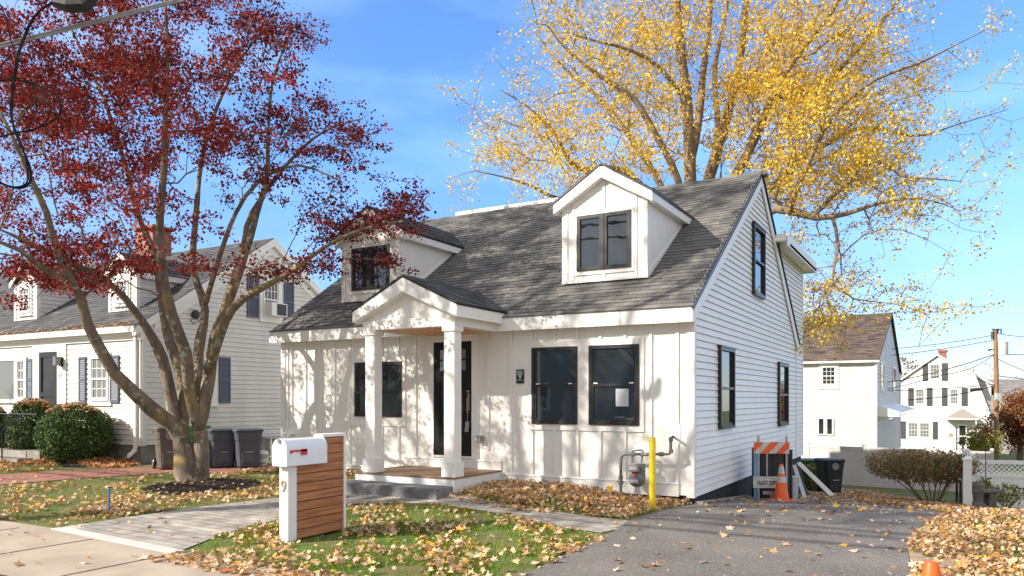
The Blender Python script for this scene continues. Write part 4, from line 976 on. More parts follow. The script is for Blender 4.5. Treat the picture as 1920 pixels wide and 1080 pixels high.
for (l, r, t, bt, sls) in ((1743, 1763, 683, 712, ((1730, 1740), (1766, 1777))), (1716, 1734, 729, 759, ((1703, 1713), (1738, 1748))), (1781, 1798, 729, 759, ((1766, 1776), (1803, 1814)))):
    a = rect(QF, (l, 700), (r, 700), (t, t), (bt, bt)); dh(QF, *a, Q, n0=.03, frame='trim', fw=.08, muntin=(3, 2), glass='glassb', casing=.10)
    for q in sls: shutter(QF, QF.px(q[0], 700)[0], QF.px(q[1], 700)[0], a[2]-.1, a[3]+.1, Q, M['dshutter'], False, .04)
a = rect(QF, (1702, 800), (1744, 800), (792, 792), (821, 821)); um = (a[0]+a[1])/2
for q0, q1 in ((a[0], um-.03), (um+.03, a[1])): dh(QF, q0, q1, a[2], a[3], Q, n0=.03, frame='trim', fw=.08, muntin=(3, 2), glass='glassb', casing=.05)
for q in ((1688, 1698), (1749, 1758)): shutter(QF, QF.px(q[0], 800)[0], QF.px(q[1], 800)[0], a[2]-.1, a[3]+.1, Q, M['dshutter'], False, .04)
# porch hood, posts, door
h0, h1, hp_ = QF.px(1774, 783), QF.px(1834, 783), QF.px(1804, 766)
b = MB(); b.prism([QF.p(h0[0], 1.3, h0[1]), QF.p(h1[0], 1.3, h1[1]), QF.p(hp_[0], .6, hp_[1])], -N3*.1); 
b.poly([QF.p(h0[0], 1.3, h0[1]), QF.p(hp_[0], .6, hp_[1]), QF.p(hp_[0], 0, hp_[1]), QF.p(h0[0], 0, h0[1])]); b.poly([QF.p(h1[0], 1.3, h1[1]), QF.p(h1[0], 0, h1[1]), QF.p(hp_[0], 0, hp_[1]), QF.p(hp_[0], .6, hp_[1])])
b.build('porch_hood', mat('tan_shingle', (.28, .25, .22), (.2, .18, .16), 12, .9), Q)
b = MB(); b.box(h0[0]-.05, h1[0]+.05, 0, 1.35, h0[1]-.18, h0[1], QF); b.box(h0[0]+.1, h0[0]+.2, 1.1, 1.2, zb3, h0[1]-.18, QF); b.box(h1[0]-.2, h1[0]-.1, 1.1, 1.2, zb3, h0[1]-.18, QF); b.build('porch_frame', M['trim'], Q)
a = rect(QF, (1796, 800), (1813, 800), (796, 796), (828, 828)); b = MB(); b.box(a[0], a[1], .03, .08, a[2]-.8, a[3], QF); dq = b.build('front_door', M['trim'], Q)
b = MB(); b.box(a[0]+.12, a[1]-.12, .08, .09, a[2]+.65, a[3]-.12, QF); b.box(a[0]+.12, a[1]-.12, .08, .09, a[2]-.3, a[2]+.5, QF); b.build('pane', M['glass'], dq)
uu, zz = QF.px(1783, 815); b = MB(); b.box(uu-.12, uu+.25, 1.2, 1.4, zz-.2, zz+.2, QF); b.build('wall_mailbox', M['num'], Q)

# ---- grey roofed house far right
K4 = at(1918, 748, 95); g4 = gz(K4[0], K4[1])
FH = thing('far_house', 'low house with weathered grey roof at the far right edge', 'house', (K4[0], K4[1], g4))
f4 = Fr((K4[0], K4[1], 0), RT, -FWD)
b = MB(); b.box(-1.5, 14, -8, 0, g4-1, 2.0, f4); b.build('wall', M['conc'], FH)
b = MB(); zt4 = f4.px(1905, 712)[1]; b.prism([f4.p(-2.2, .5, 1.4), f4.p(14, .5, 1.4), f4.p(14, -4, zt4), f4.p(-2.2, -4, zt4)], UP*.15); b.prism([f4.p(-2.2, -8.5, 1.4), f4.p(14, -8.5, 1.4), f4.p(14, -4, zt4), f4.p(-2.2, -4, zt4)], UP*.15); b.build('roof', mat('weathered_grey_roof', (.24, .23, .22), (.15, .145, .14), 1.5, .9), FH)

# ---- houses across the street (seen in the window reflections)
AH = thing('street_house', 'grey-green house with white gable trim across the street, seen only in window reflections', 'house', (-17, -27, 0))
b = MB(); b.box(-23, -11, -36, -27, -.2, 3.2); f7 = Fr((-11, -27, 0), (-1, 0, 0), (0, 1, 0)); clap(b, f7, lambda z: 0 if z < 3.2 else (z-3.2)*.9, lambda z: 12 if z < 3.2 else 12-(z-3.2)*.9, 0, 8.6, e=.22, thick=.028, line=.07)
b.prism([(-11, -27.01, 3.2), (-23, -27.01, 3.2), (-17, -27.01, 8.9)], (0, -9, 0)); b.build('wall', [M['siding2'], M['lap']], AH)
b = MB(); b.prism([(-10.6, -26.8, 2.9), (-17, -26.8, 9.1), (-23.4, -26.8, 2.9), (-23.4, -26.8, 3.2), (-17, -26.8, 9.4), (-10.6, -26.8, 3.2)], (0, -9.4, 0)); b.build('roof', M['darkgrey'], AH)
b = MB(); b.prism([(-10.6, -26.78, 2.7), (-17, -26.78, 8.9), (-17, -26.78, 9.3), (-10.6, -26.78, 3.1)], (0, .05, 0)); b.prism([(-23.4, -26.78, 2.7), (-17, -26.78, 8.9), (-17, -26.78, 9.3), (-23.4, -26.78, 3.1)], (0, .05, 0)); b.build('rake_board', M['trim'], AH)
for u in (2.2, 5.2, 8.4): dh(f7, u, u+1.1, .9, 2.3, AH, n0=.03, frame='trim', glass='glass', casing=.1)
dh(f7, 5.3, 6.4, 4.6, 6.0, AH, n0=.03, frame='trim', glass='glass', casing=.1)

dup(AH, (-37.5, -28.5, 0), R(4), 'grey-green house farther left across the street, seen only in window reflections')
# ================================================================ OBJECTS
def tri(o): return o
# ---- mailbox stand
mx_ = thing('mailbox_stand', 'white mailbox with red flag on a slatted wood stand marked 9', 'mailbox', (-3.02, -5.3, gz(-3, -5.3)))
zg = gz(-3, -5)-.03
b = MB(); b.box(-3.095, -2.962, -5.37, -5.24, zg, .75); b.build('front_post', M['white'], mx_, bevel=.004)
b = MB(); b.box(-3.095, -2.962, -4.47, -4.435, zg, 1.09); b.box(-3.095, -2.962, -4.80, -4.47, 1.055, 1.09); b.box(-3.095, -2.962, -4.83, -4.80, .765, 1.09); b.build('back_frame', M['trim'], mx_, bevel=.002)
b = MB(); z = zg+.06
while z < 1.03:
    y0 = -5.24 if z < .72 else -4.80; b.box(-3.075, -2.975, y0, -4.47, z, min(z+.096, 1.05), r=random.random()); z += .104
b.build('wood_panel', M['slat'], mx_, bevel=.003)
b = MB(); b.box(-3.05, -3.0, -5.24, -4.47, zg, .72); b.box(-3.05, -3.0, -4.80, -4.47, .72, 1.05); b.build('panel_backing', M['black'], mx_)
def half(w_, h_, n=14):
    p = [(-w_/2, 0)]; 
    for k in range(n+1): a = math.pi-math.pi*k/n; p.append((w_/2*math.cos(a), h_-w_/2+w_/2*math.sin(a)))
    p.append((w_/2, 0)); return p
xc, zb_, wm_ = -3.0, .762, .215
b = MB(); b.prism([(xc+u, -5.44, zb_+z) for u, z in half(wm_, .30)], (0, .60, 0)); o = b.build('mailbox_body', M['mbox'], mx_, smooth=True)
b = MB(); b.prism([(xc+u*1.04, -5.46, zb_+z*1.015) for u, z in half(wm_, .30)], (0, .022, 0)); b.build('mailbox_door', M['mbox'], o, smooth=True); b = MB(); b.prism([(xc+u*1.03, -4.85, zb_+z*1.01) for u, z in half(wm_, .30)], (0, .015, 0)); b.build('end_cap', M['mbox'], o, smooth=True)
b = MB(); b.box(xc-.015, xc+.015, -5.485, -5.445, zb_+.255, zb_+.30); b.build('door_latch', M['metal'], o)
b = MB(); x_ = xc+wm_/2
b.box(x_+.002, x_+.012, -5.41, -5.16, zb_+.155, zb_+.175); b.box(x_+.002, x_+.012, -5.25, -5.16, zb_+.115, zb_+.180); b.box(x_+.002, x_+.014, -5.40, -5.385, zb_+.14, zb_+.175); b.build('flag', M['red'], o)
text('9', .18, 'numeral', M['num'], mx_, Fr((-3.028, -5.37, .475), (1, 0, 0), (0, -1, 0)), .012, bold=True)

# ---- bollard
P = gnd(1223, 958); b = MB(); zt = 1.5+(748-817)*-1*dep(P)/FPX; hh = (958-817)*dep(P)/FPX
b.lathe([(.048, 0), (.048, hh-.01), (.044, hh)], P-np.array([0, 0, .02]), 20); tag(b.build('bollard', M['yellow'], loc=P, smooth=True), 'yellow steel bollard in front of the gas meter', 'bollard')
# ---- gas meter
gy_ = -.26
def gp(x, y, yy=gy_): return pl(x, y, 1, yy)
GM = thing('gas_meter', 'grey gas meter on bent pipes by the front wall, behind the yellow post', 'gas meter', (*gp(1190, 930)[:2], gz(-1.3, -.26)))
b = MB(); r_ = .022
A = gp(1164, 935); B = gp(1164, 868); 
b.tube([gp(1164, 936), gp(1164, 865), gp(1165, 857), gp(1168, 853), gp(1175, 851.5), gp(1250, 851.5), gp(1255, 851), gp(1257.5, 847), gp(1257.5, 824), gp(1258.5, 820), gp(1262, 819), gp(1264, 820, -.02)], r_, 10)
for x, y in ((1164, 896), (1164, 905), (1258, 846), (1258, 824), (1240, 851.5)): q = gp(x, y); b.lathe([(.034, -.03), (.036, 0), (.034, .03)], q, 12, (0, 0, 1) if x in (1164, 1258) else (1, 0, 0))
b.tube([gp(1158, 903), gp(1170, 903)], .014, 6)
b.build('pipe', M['grey'], GM, smooth=True)
b = MB()
b.tube([gp(1186, 850), gp(1186, 845.5), gp(1189, 843.5), gp(1203, 843.5), gp(1205, 846), gp(1205, 850)], .018, 8)
for x in (1186, 1204): b.lathe([(.03, -.03), (.035, 0), (.03, .03)], gp(x, 852), 10); b.tube([gp(x, 855), gp(x-1, 868)], .016, 8)
b.lathe([(.02, -.04), (.028, 0), (.02, .06)], gp(1211, 852), 10, (1, 0, 0)); b.build('valve', M['metal'], GM, smooth=True)
b = MB(); q = gp(1194, 898)
b.lathe([(.09, -.11), (.115, -.09), (.125, -.05), (.125, .03), (.115, .06), (.09, .08)], q, 24, (0, -1, 0)); b.box(q[0]-.02, q[0]+.12, q[1]-.06, q[1]+.06, q[2]+.05, q[2]+.24); b.build('meter_body', M['grey'], GM, smooth=True, bevel=.006)
b = MB(); b.box(q[0]-.09, q[0]+.07, q[1]-.13, q[1]-.02, q[2]+.115, q[2]+.22); b.build('meter_index', mat('index_grey', (.30, .27, .23), (.25, .22, .19), 8, .5), GM, bevel=.012)
b = MB(); b.box(q[0]-.07, q[0]+.045, q[1]-.136, q[1]-.131, q[2]+.15, q[2]+.20); b.box(q[0]-.08, q[0]+.06, q[1]-.112, q[1]-.1105, q[2]-.055, q[2]+.0); b.build('meter_label', M['paper'], GM)
b = MB(); b.box(q[0]-.035, q[0]+.03, q[1]-.114, q[1]-.1115, q[2]+.06, q[2]+.095); b.box(q[0]-.02, q[0]+.05, q[1]-.1145, q[1]-.1125, q[2]-.05, q[2]-.038); b.build('red_sticker', M['reds'], GM)
# ---- utility marker flags
def flag(x, y, h, dx, m, label, tilt=(0, 0), shape=0):
    P = gnd(x, y)
    r = thing('marker_flag', label, 'flag', P)
    b = MB(); top = P+np.array([tilt[0], tilt[1], h]); b.tube([P-np.array([0, 0, .02]), top], .0025, 5); b.build('wire_stem', M['metal'], r)
    b = MB(); e = RT*dx
    if shape: b.prism([top, top+e+UP*-.03, top-UP*.13+RT*.0], -FWD*.002)
    else: b.prism([top, top+e+UP*.005, top+e*.95-UP*.08, top-UP*.09], -FWD*.002)
    b.build('flag', m, r)
flag(797, 1031, .10, .09, mat('yellow_flag', (.85, .45, .01), (.8, .4, .01), 8, .6), 'yellow triangular marker flag low in the island lawn', (.02, 0), 1)
flag(1139, 936, .20, .085, mat('yellow_flag_plastic', (.80, .50, .02), (.75, .45, .02), 8, .6), 'square yellow marker flag in leaves by the gas pipe')
# ---- blue stake in the left lawn
P = gnd(204, 957); b = MB(); b.box(P[0]-.012, P[0]+.012, P[1]-.008, P[1]+.008, P[2]-.02, P[2]+.31); b.box(P[0]-.08, P[0]+.0, P[1]-.006, P[1]+.006, P[2]+.27, P[2]+.282); b.box(P[0]-.06, P[0]+.0, P[1]-.006, P[1]+.006, P[2]+.0, P[2]+.012); b.box(P[0]-.05, P[0], P[1]-.006, P[1]+.006, P[2]+.08, P[2]+.09)
tag(b.build('stake', M['blue'], loc=P), 'short blue stake standing in the left lawn', 'stake')

# ---- wheeled bins (local coordinates, front faces -y)
def wbin(label, m, loc, rz, wd=.60, dp=.62, hh=1.03, emblem=None, group=None, wheelm=None, lidm=None):
    r = thing('wheeled_bin', label, 'bin', loc, rz, group)
    b = MB(); w0, w1 = wd*.40, wd*.5; d0, d1 = dp*.38, dp*.48; z1 = hh*.70
    P_ = lambda x, y, z: (x, y, z)
    def ring(w_, d_, z, ch=.05): return [(-w_+ch, -d_, z), (w_-ch, -d_, z), (w_, -d_+ch, z), (w_, d_-ch, z), (w_-ch, d_, z), (-w_+ch, d_, z), (-w_, d_-ch, z), (-w_, -d_+ch, z)]
    def loft(rs):
        i = len(b.v)
        for q in rs: b.v += [tuple(p) for p in q]
        for k in range(len(rs)-1):
            for j in range(8): a = i+k*8+j; c = i+k*8+(j+1) % 8; b.f.append((a, c, c+8, a+8)); b.r.append(0); b.m.append(0)
        b.f.append(tuple(range(i+7, i-1, -1))); e = i+(len(rs)-1)*8; b.f.append(tuple(range(e, e+8))); b.r += [0, 0]; b.m += [0, 0]
    loft([ring(w0*.97, d0*.95, .03), ring(w0, d0, .06), ring(w1*.93, d1*.93, z1), ring(w1*.965, d1*.965, z1+.02), ring(w1, d1, hh*.90), ring(w1*1.06, d1*1.05, hh*.905), ring(w1*1.06, d1*1.05, hh*.94)])
    b.box(-.16, .16, -d0*1.1-.012, -d0, .12, z1*.62)            # recessed-looking front rib panel
    b.box(-w1*1.05, w1*1.05, d1-.02, d1+.07, hh*.84, hh*.90)
    b.build('body', m, r, local=True, bevel=.008)
    b = MB(); loft([ring(w1*1.10, d1*1.12, hh*.94), ring(w1*1.10, d1*1.12, hh*.965), ring(w1*.98, d1*1.0, hh*.995), ring(w1*.6, d1*.6, hh*1.0)])
    b.box(-.12, .12, -d1*1.12-.03, -d1*1.1, hh*.945, hh*.965); b.tube([(-w1*.9, d1*1.2, hh*.96), (w1*.9, d1*1.2, hh*.96)], .018, 8)
    b.build('lid', lidm or m, r, local=True, bevel=.008)
    b = MB(); b.tube([(-.09, -d1*1.0-.02, hh*.42), (.09, -d1-.02, hh*.42)], .010, 6); b.build('catch_bar', M['metal'], r, local=True)
    for s in (-1, 1):
        b = MB(); b.lathe([(.12, -.03), (.13, -.02), (.13, .02), (.12, .03)], (s*(w0+.05), d0*.95, .13), 18, (1, 0, 0)); wo = b.build('wheel', M['black'], r, local=True, smooth=True)
        b = MB(); b.lathe([(.075, -.034), (.075, .034)], (s*(w0+.05), d0*.95, .13), 12, (1, 0, 0)); b.build('hub', M['metal'] if wheelm else M['darkgrey'], wo, local=True)
    if emblem:
        b = MB(); side = emblem; fr = Fr((0, -d1*1.0-.004, hh*.80), (1, 0, 0), (0, -1, 0)) if side == 'front' else Fr((-w1*1.0-.004, 0, hh*.80), (0, -1, 0), (-1, 0, 0))
        n = 20
        for k in range(n):
            a0, a1 = 2*math.pi*k/n, 2*math.pi*(k+1)/n
            b.prism([fr.p(.095*math.cos(a0), 0, .095*math.sin(a0)), fr.p(.095*math.cos(a1), 0, .095*math.sin(a1)), fr.p(.082*math.cos(a1), 0, .082*math.sin(a1)), fr.p(.082*math.cos(a0), 0, .082*math.sin(a0))], fr.N*.004)
            if k % 2: b.prism([fr.p(.072*math.cos(a0), 0, .072*math.sin(a0)), fr.p(.072*math.cos(a1), 0, .072*math.sin(a1)), fr.p(.056*math.cos(a1), 0, .056*math.sin(a1)), fr.p(.056*math.cos(a0), 0, .056*math.sin(a0))], fr.N*.004)
        for k in range(5):
            b.box(-.042, .042, 0, .004, -.04+k*.018, -.03+k*.018, fr) if k % 2 == 0 else b.box(-.03+.01*k, .02, 0, .004, -.04+k*.018, -.03+k*.018, fr)
        b.box(-.005, .005, 0, .0045, -.045, .045, fr)
        b.build('emblem', M['tgrey'], r, local=True)
    return r
def plc(x, y): p = gnd(x, y); return p
fy = YAW
p = plc(1522, 925); wbin('dark green wheeled bin with round white emblem, left of the black bin', M['bingreen'], p+FWD*.3+RT*.02, fy-.05, emblem='front', wd=.60, hh=1.02)
p = plc(1564, 929); wbin('black wheeled bin with round white emblem, by the greige fence', M['binblack'], p+FWD*.3+RT*.0, fy+.15, emblem='front', wd=.60, hh=1.02)
def nb(x, y, lab, m, rz, **k):
    p = gnd(x, y); return wbin(lab, m, (p[0], p[1], p[2]), rz, **k)
nb(316, 880, 'brown wheeled bin with round emblem, left of the maple trunk', M['binbrown'], R(62), hh=.98, emblem='front', wheelm=1, wd=.56)
nb(362, 876, 'light green wheeled bin mostly hidden behind the maple trunk', M['binlgreen'], R(75), hh=1.0, wd=.56)
g1 = nb(414, 877, 'slate grey wheeled bin nearest the maple trunk', M['bingrey'], R(66), hh=.92, group='slate bins beside number 13')
q = gnd(463, 877); dup(g1, q, R(60), 'slate grey wheeled bin beside the propane tank')
# ---- propane tank, hose reel cabinet
P = gnd(492, 872); T_ = thing('propane_tank', 'small white propane tank on the ground beside the slate bins', 'gas tank', P)
b = MB(); b.lathe([(.10, 0), (.10, .04), (.15, .07), (.155, .12), (.155, .26), (.13, .33), (.06, .36)], P, 20); b.build('cylinder', M['trim'], T_, smooth=True)
b = MB(); b.lathe([(.156, .16), (.156, .27)], P, 20); b.build('label_band', M['tgrey'], T_); b = MB(); b.box(P[0]-.02, P[0]+.02, P[1]-.02, P[1]+.02, P[2]+.36, P[2]+.42); b.tube([P+np.array([-.08, 0, .36]), P+np.array([-.08, 0, .45]), P+np.array([.08, 0, .45]), P+np.array([.08, 0, .36])], .01, 6); b.build('valve', M['metal'], T_)
P = gnd(508, 868)+FWD*.7; T_ = thing('work_table', 'grey folding frame with a dark box on it against number 13', 'table', P, YAW)
b = MB(); b.box(-.55, .5, -.2, .3, .58, .62); b.build('table_top', M['metal'], T_, local=True)
b = MB()
for x in (-.5, -.15, .2, .46): b.tube([(x, -.18, 0), (x, -.18, .58)], .018, 6); b.tube([(x, .28, 0), (x, .28, .58)], .018, 6)
b.tube([(-.5, -.18, .12), (.46, -.18, .12)], .015, 6); b.build('table_legs', M['tgrey'], T_, local=True)
b = MB(); b.box(.18, .5, -.1, .2, .622, 1.0, tp=(.02, .02)); tag(b.build('storage_box', M['bingrey'], loc=(0, 0, 0), bevel=.02), 'dark grey box standing on the folding frame', 'box'); bo = bpy.data.objects['storage_box']; bo.location = tuple(P); bo.rotation_euler = (0, 0, YAW)
# bricks by the neighbour's corner
k = 0
for (x, y, dz, lab) in ((250, 868, 0, 'loose red brick at the left end of the small pile'), (258, 870, 0, 'loose red brick in the middle of the small pile'), (266, 869, 0, 'loose red brick at the right end of the small pile'), (262, 869, .07, 'loose red brick on top of the small pile')):
    p = gnd(x, y)+FWD*.2; b = MB(); b.box(-.10, .10, -.05, .05, 0, .065); o = b.build('brick', mat('loose_brick', (.28, .09, .055), (.18, .06, .04), 12, .9, .3), bevel=.006); tag(o, lab, 'brick', 'bricks piled at the corner of number 13'); o.location = (p[0], p[1], p[2]+dz); o.rotation_euler = (0, 0, .3+k*.4); k += 1
# terracotta pot
P = gnd(31, 846); P = at(31, 846, min(dep(P), 19.6)); P[2] = gz(P[0], P[1]); PT = thing('flower_pot', 'terracotta pot of faded flowers by the stoop of number 13', 'plant pot', P)
b = MB(); b.lathe([(.11, 0), (.16, .20), (.18, .20), (.185, .25), (.16, .25), (.15, .21)], P, 20); b.build('pot', M['terra'], PT, smooth=True)
instmesh('flowers', LEAF5, P+np.array([0, 0, .30])+RNG.normal(size=(260, 3))*[.09, .09, .045], .035, M['tanleaf'], PT)

# ---- DPW barricade, cone, cabinet and leaning boards
P = gnd(1418, 938); BR = thing('barricade', 'orange and white striped barricade with a WAT DPW board, against the side wall', 'barricade', P, YAW)
px1m = FPX/dep(P); bw = (1476.5-1410)/px1m; hz = lambda y: (938-y)/px1m
b = MB()
for x in (.03, bw-.10): b.box(x, x+.035, .02, .045, 0, hz(818))
b.box(.19, .215, .03, .05, hz(906), hz(848)); b.build('post', M['metal'], BR, local=True)
z0, z1 = hz(850.5), hz(829); pf = Fr((0, 0, 0), (1, 0, 0), (0, -1, 0))
b = MB(); b.box(-.04, bw-.04, 0, .018, z0, z1); bb = b.build('striped_panel', M['reflw'], BR, local=True)
b = MB(); x0_, x1_ = -.04, bw-.04; hgt = z1-z0; sw = bw/4.3
def clipstripe(a, c):
    pts = [(a, z0), (c, z0), (c+hgt*.95, z1), (a+hgt*.95, z1)]
    out = []
    for lim, sgn in ((x0_, 1), (x1_, -1)):
        res = []
        for i in range(len(pts)):
            p, q = pts[i], pts[(i+1) % len(pts)]; ip, iq = (p[0]-lim)*sgn >= 0, (q[0]-lim)*sgn >= 0
            if ip: res.append(p)
            if ip != iq: t = (lim-p[0])/(q[0]-p[0]); res.append((lim, p[1]+t*(q[1]-p[1])))
        pts = res
        if len(pts) < 3: return
    b.prism([(u, -.0005, z) for u, z in pts], (0, -.002, 0))
x = x0_-hgt*.95-.03+.06
for k in range(5): clipstripe(x, x+sw); x += sw*1.85
b.build('orange_stripe', M['orange'], bb, local=True)
b = MB(); b.box(-.055, bw-.15, -.01, .012, hz(915), hz(893.5)); bb = b.build('name_board', M['reflw'], BR, local=True)
text('WAT DPW', .108, 'lettering', M['black'], bb, Fr((.218, -.0105, hz(909.5)), (1, 0, 0), (0, -1, 0)), .002, local=True, bold=True, sx=.80)
b = MB(); b.box(.12, .46, -.0, .03, .10, .16); b.box(.24, .30, -.02, .02, .02, .16); b.box(.18, .36, -.04, .05, .0, .04); b.build('stand_foot', M['metal'], BR, local=True)
P2 = at(1429, 930, dep(P)+.35); P2[2] = gz(P2[0], P2[1])
CB = thing('cabinet', 'black storage cabinet standing behind the barricade', 'cabinet', P2, YAW)
b = MB(); b.box(-.05, .40, 0, .45, 0, .92); b.build('carcass', M['darkgrey'], CB, local=True, bevel=.01)
b = MB(); b.box(-.03, .17, -.015, 0, .05, .88); b.box(.19, .38, -.015, 0, .05, .88); b.build('door_panel', M['binblack'], CB, local=True, bevel=.006)
b = MB(); 
for k in range(3): b.box(.41+k*.05, .44+k*.05, -.03, .5, .03, .93-.01*k)
b.build('side_panel', M['darkgrey'], CB, local=True)
b = MB()
for k in range(2):
    for j in range(3): b.box(.0+k*.21, .14+k*.21, -.02, -.014, .50+j*.05, .52+j*.05)
b.build('vent_slot', M['black'], CB, local=True)
P3 = at(1414, 932, dep(P)+.2); P3[2] = gz(P3[0], P3[1]); b = MB(); b.box(0, .05, 0, .02, .0, .86); o = b.build('foam_board', M['lblue']); tag(o, 'pale blue foam board on edge behind the barricade', 'board'); o.location = tuple(P3); o.rotation_euler = (0, 0, YAW)
P = gnd(1465, 941); CN = thing('traffic_cone', 'orange traffic cone with two dirty white bands, before the barricade', 'traffic cone', P)
s = 71*dep(P)/FPX/.71
b = MB(); b.lathe([(.145*s, .03*s), (.03*s, .71*s), (.022*s, .71*s)], P, 24); b.build('cone_body', M['orange'], CN, smooth=True)
def crad(h): return .145-(h-.03)*(.115/.68)
for a_, c_ in ((.37, .475), (.535, .67)): b = MB(); b.lathe([((crad(a_)+.003)*s, a_*s), ((crad(c_)+.003)*s, c_*s)], P, 24); b.build('white_band', M['reflw'], CN, smooth=True)
b = MB(); b.lathe([(.26*s, 0), (.26*s, .02*s), (.24*s, .03*s), (.145*s, .032*s)], P, 8); b.build('cone_base', M['orange'], CN)
P = gnd(1487, 937)+FWD*.1; BK = thing('bucket', 'grey plastic bucket between the cone and the leaning boards', 'bucket', P)
b = MB(); b.lathe([(.12, 0), (.15, .42), (.158, .42), (.158, .45), (.145, .45), (.14, .40)], P, 24); b.build('pail', M['tgrey'], BK, smooth=True); b = MB(); b.tube([P+RT*-.15+UP*.42, P-FWD*.16+UP*.33, P+RT*.15+UP*.42], .005, 5); b.build('bail', M['metal'], BK)
# leaning boards
def plank(x0, y0, d0, x1, y1, d1, w_, t_, m, nm, lab):
    a, c = at(x0, y0, d0), at(x1, y1, d1); ax = (c-a)/np.linalg.norm(c-a); s_ = np.cross(ax, FWD); s_ /= np.linalg.norm(s_); f_ = np.cross(s_, ax)
    b = MB(); fr = Fr(a, ax, f_, s_); L_ = np.linalg.norm(c-a); b.box(0, L_, -t_/2, t_/2, -w_/2, w_/2, fr); return tag(b.build(nm, m, loc=a, bevel=.004), lab, 'board')
g = gnd(1562, 934); plank(1561, 930, dep(g), 1497, 868, dep(g)+1.2, .11, .04, M['trim'], 'trim_board', 'long white trim board leaning down to the right')
g = gnd(1508, 935); plank(1509, 934, dep(g), 1489, 872, dep(g)+.6, .09, .025, M['metal'], 'metal_channel', 'bent grey metal channel leaning behind the bucket')
plank(1513, 926, dep(g)+.15, 1494, 878, dep(g)+.7, .07, .03, M['black'], 'dark_board', 'black board leaning beside the metal channel')
a, c = gnd(1313, 948), gnd(1401, 934); ax = (c-a)/np.linalg.norm(c-a); s_ = np.array([-ax[1], ax[0], 0]); b = MB(); b.box(0, np.linalg.norm(c-a), -.04, .05, 0.01, .06, Fr(a, ax, s_)); tag(b.build('lumber', mat('weathered_lumber', (.38, .33, .27), (.27, .23, .19), 6, .8, .2), loc=a, bevel=.003), 'weathered length of lumber lying along the side wall', 'lumber')
P = gnd(1560, 922)+FWD*.1; b = MB(); b.box(-.55, .45, -.2, .3, 0, .10, tp=(.03, .03)); o = b.build('stone_slab', M['grey'], bevel=.02); tag(o, 'flat grey slab on the ground before the bins', 'slab'); o.location = tuple(P); o.rotation_euler = (0, 0, YAW)
# orange bucket/cone top at the bottom edge
P = gnd(1746, 1100); CN2 = thing('traffic_cone', 'small orange cone top poking up at the bottom right edge', 'traffic cone', P)
b = MB(); b.lathe([(.09, 0), (.062, .17), (.050, .21), (.046, .205)], P, 24); b.build('cone_body', M['orange'], CN2, smooth=True); b = MB(); b.lathe([(.14, 0), (.14, .02)], P, 8); b.build('cone_base', M['orange'], CN2)

# ---- fences
def vsec(a, c, h, name, lab, m, posts=2, lattice=False, post_h=None, pw=.12, group=None, board=.15):
    """vinyl fence between ground points a and c"""
    a, c = np.array(a, float), np.array(c, float); v = c[:2]-a[:2]; Ln = np.linalg.norm(v); U = np.array([v[0]/Ln, v[1]/Ln, 0]); Nn = np.array([U[1], -U[0], 0])
    if Nn@FWD > 0: Nn = -Nn
    zb = min(a[2], c[2]); r = thing(name, lab, 'fence', a, 0, group); fr = Fr((a[0], a[1], zb), U, Nn)
    k = 0
    for i in range(posts):
        u = Ln*i/(posts-1); b = MB(); ph = post_h or h+.05; b.box(u-pw/2, u+pw/2, -pw/2, pw/2, -.05, ph, fr); b.box(u-pw/2-.015, u+pw/2+.015, -pw/2-.015, pw/2+.015, ph, ph+.03, fr); b.box(u-pw/2-.005, u+pw/2+.005, -pw/2-.005, pw/2+.005, ph+.03, ph+.07, fr, tp=(.04, .04)); b.build('post', m, r)
    zt = h-.40 if lattice else h-.09
    b = MB(); 
    for i in range(posts-1):
        u0 = Ln*i/(posts-1)+pw/2; u1 = Ln*(i+1)/(posts-1)-pw/2
        b.box(u0, u1, -.02, .02, .06, zt, fr)
        u = u0+board
        while u < u1-.02: b.box(u-.004, u+.004, .0205, .022, .1, zt-.02, fr); u += board
    b.build('panel', m, r)
    b = MB()
    for i in range(posts-1):
        u0 = Ln*i/(posts-1)+pw/2; u1 = Ln*(i+1)/(posts-1)-pw/2
        for (za, zb2_) in ((h-.09, h), (.02, .12))+(((zt, zt+.07),) if lattice else ()):
            b = MB(); b.box(u0, u1, -.035, .035, za, zb2_, fr); b.build('rail', m, r)
    if lattice:
        for i in range(posts-1):
            u0 = Ln*i/(posts-1)+pw/2; u1 = Ln*(i+1)/(posts-1)-pw/2; z0, z1 = zt+.07, h-.09; H_ = z1-z0; s = .105
            b = MB()
            u = u0-H_
            while u < u1:
                for sg in (1, -1):
                    # slat from (u,z0) to (u+H,z1) clipped to [u0,u1]
                    p, q = (u, z0), (u+H_, z1)
                    ta = max(0, (u0-p[0])/H_); tb = min(1, (u1-p[0])/H_)
                    if tb > ta+.05:
                        P1 = (p[0]+H_*ta, p[1]+H_*ta); P2_ = (p[0]+H_*tb, p[1]+H_*tb)
                        if sg < 0: P1 = (P1[0], z1+z0-P1[1]); P2_ = (P2_[0], z1+z0-P2_[1])
                        n_ = .003*sg
                        w = .018
                        b.prism([fr.p(P1[0]-w, n_-.003, P1[1]), fr.p(P1[0]+w, n_-.003, P1[1]), fr.p(P2_[0]+w, n_-.003, P2_[1]), fr.p(P2_[0]-w, n_-.003, P2_[1])], fr.N*.0055)
                u += s
            b.build('lattice', m, r)
    return r
fp = gnd(1640, 915); dF = dep(fp)
def fpt(x, d): p = at(x, 900, d); p[2] = gz(p[0], p[1]); return p
hF = (915-841)*dF/FPX
A1, A2 = fpt(1515, dF+2.), fpt(1860, dF-1.6)
vsec(A1, A2, hF+.05, 'privacy_fence', 'greige vinyl privacy fence behind the bins and the shrub', M['beige'], posts=4, pw=.09)
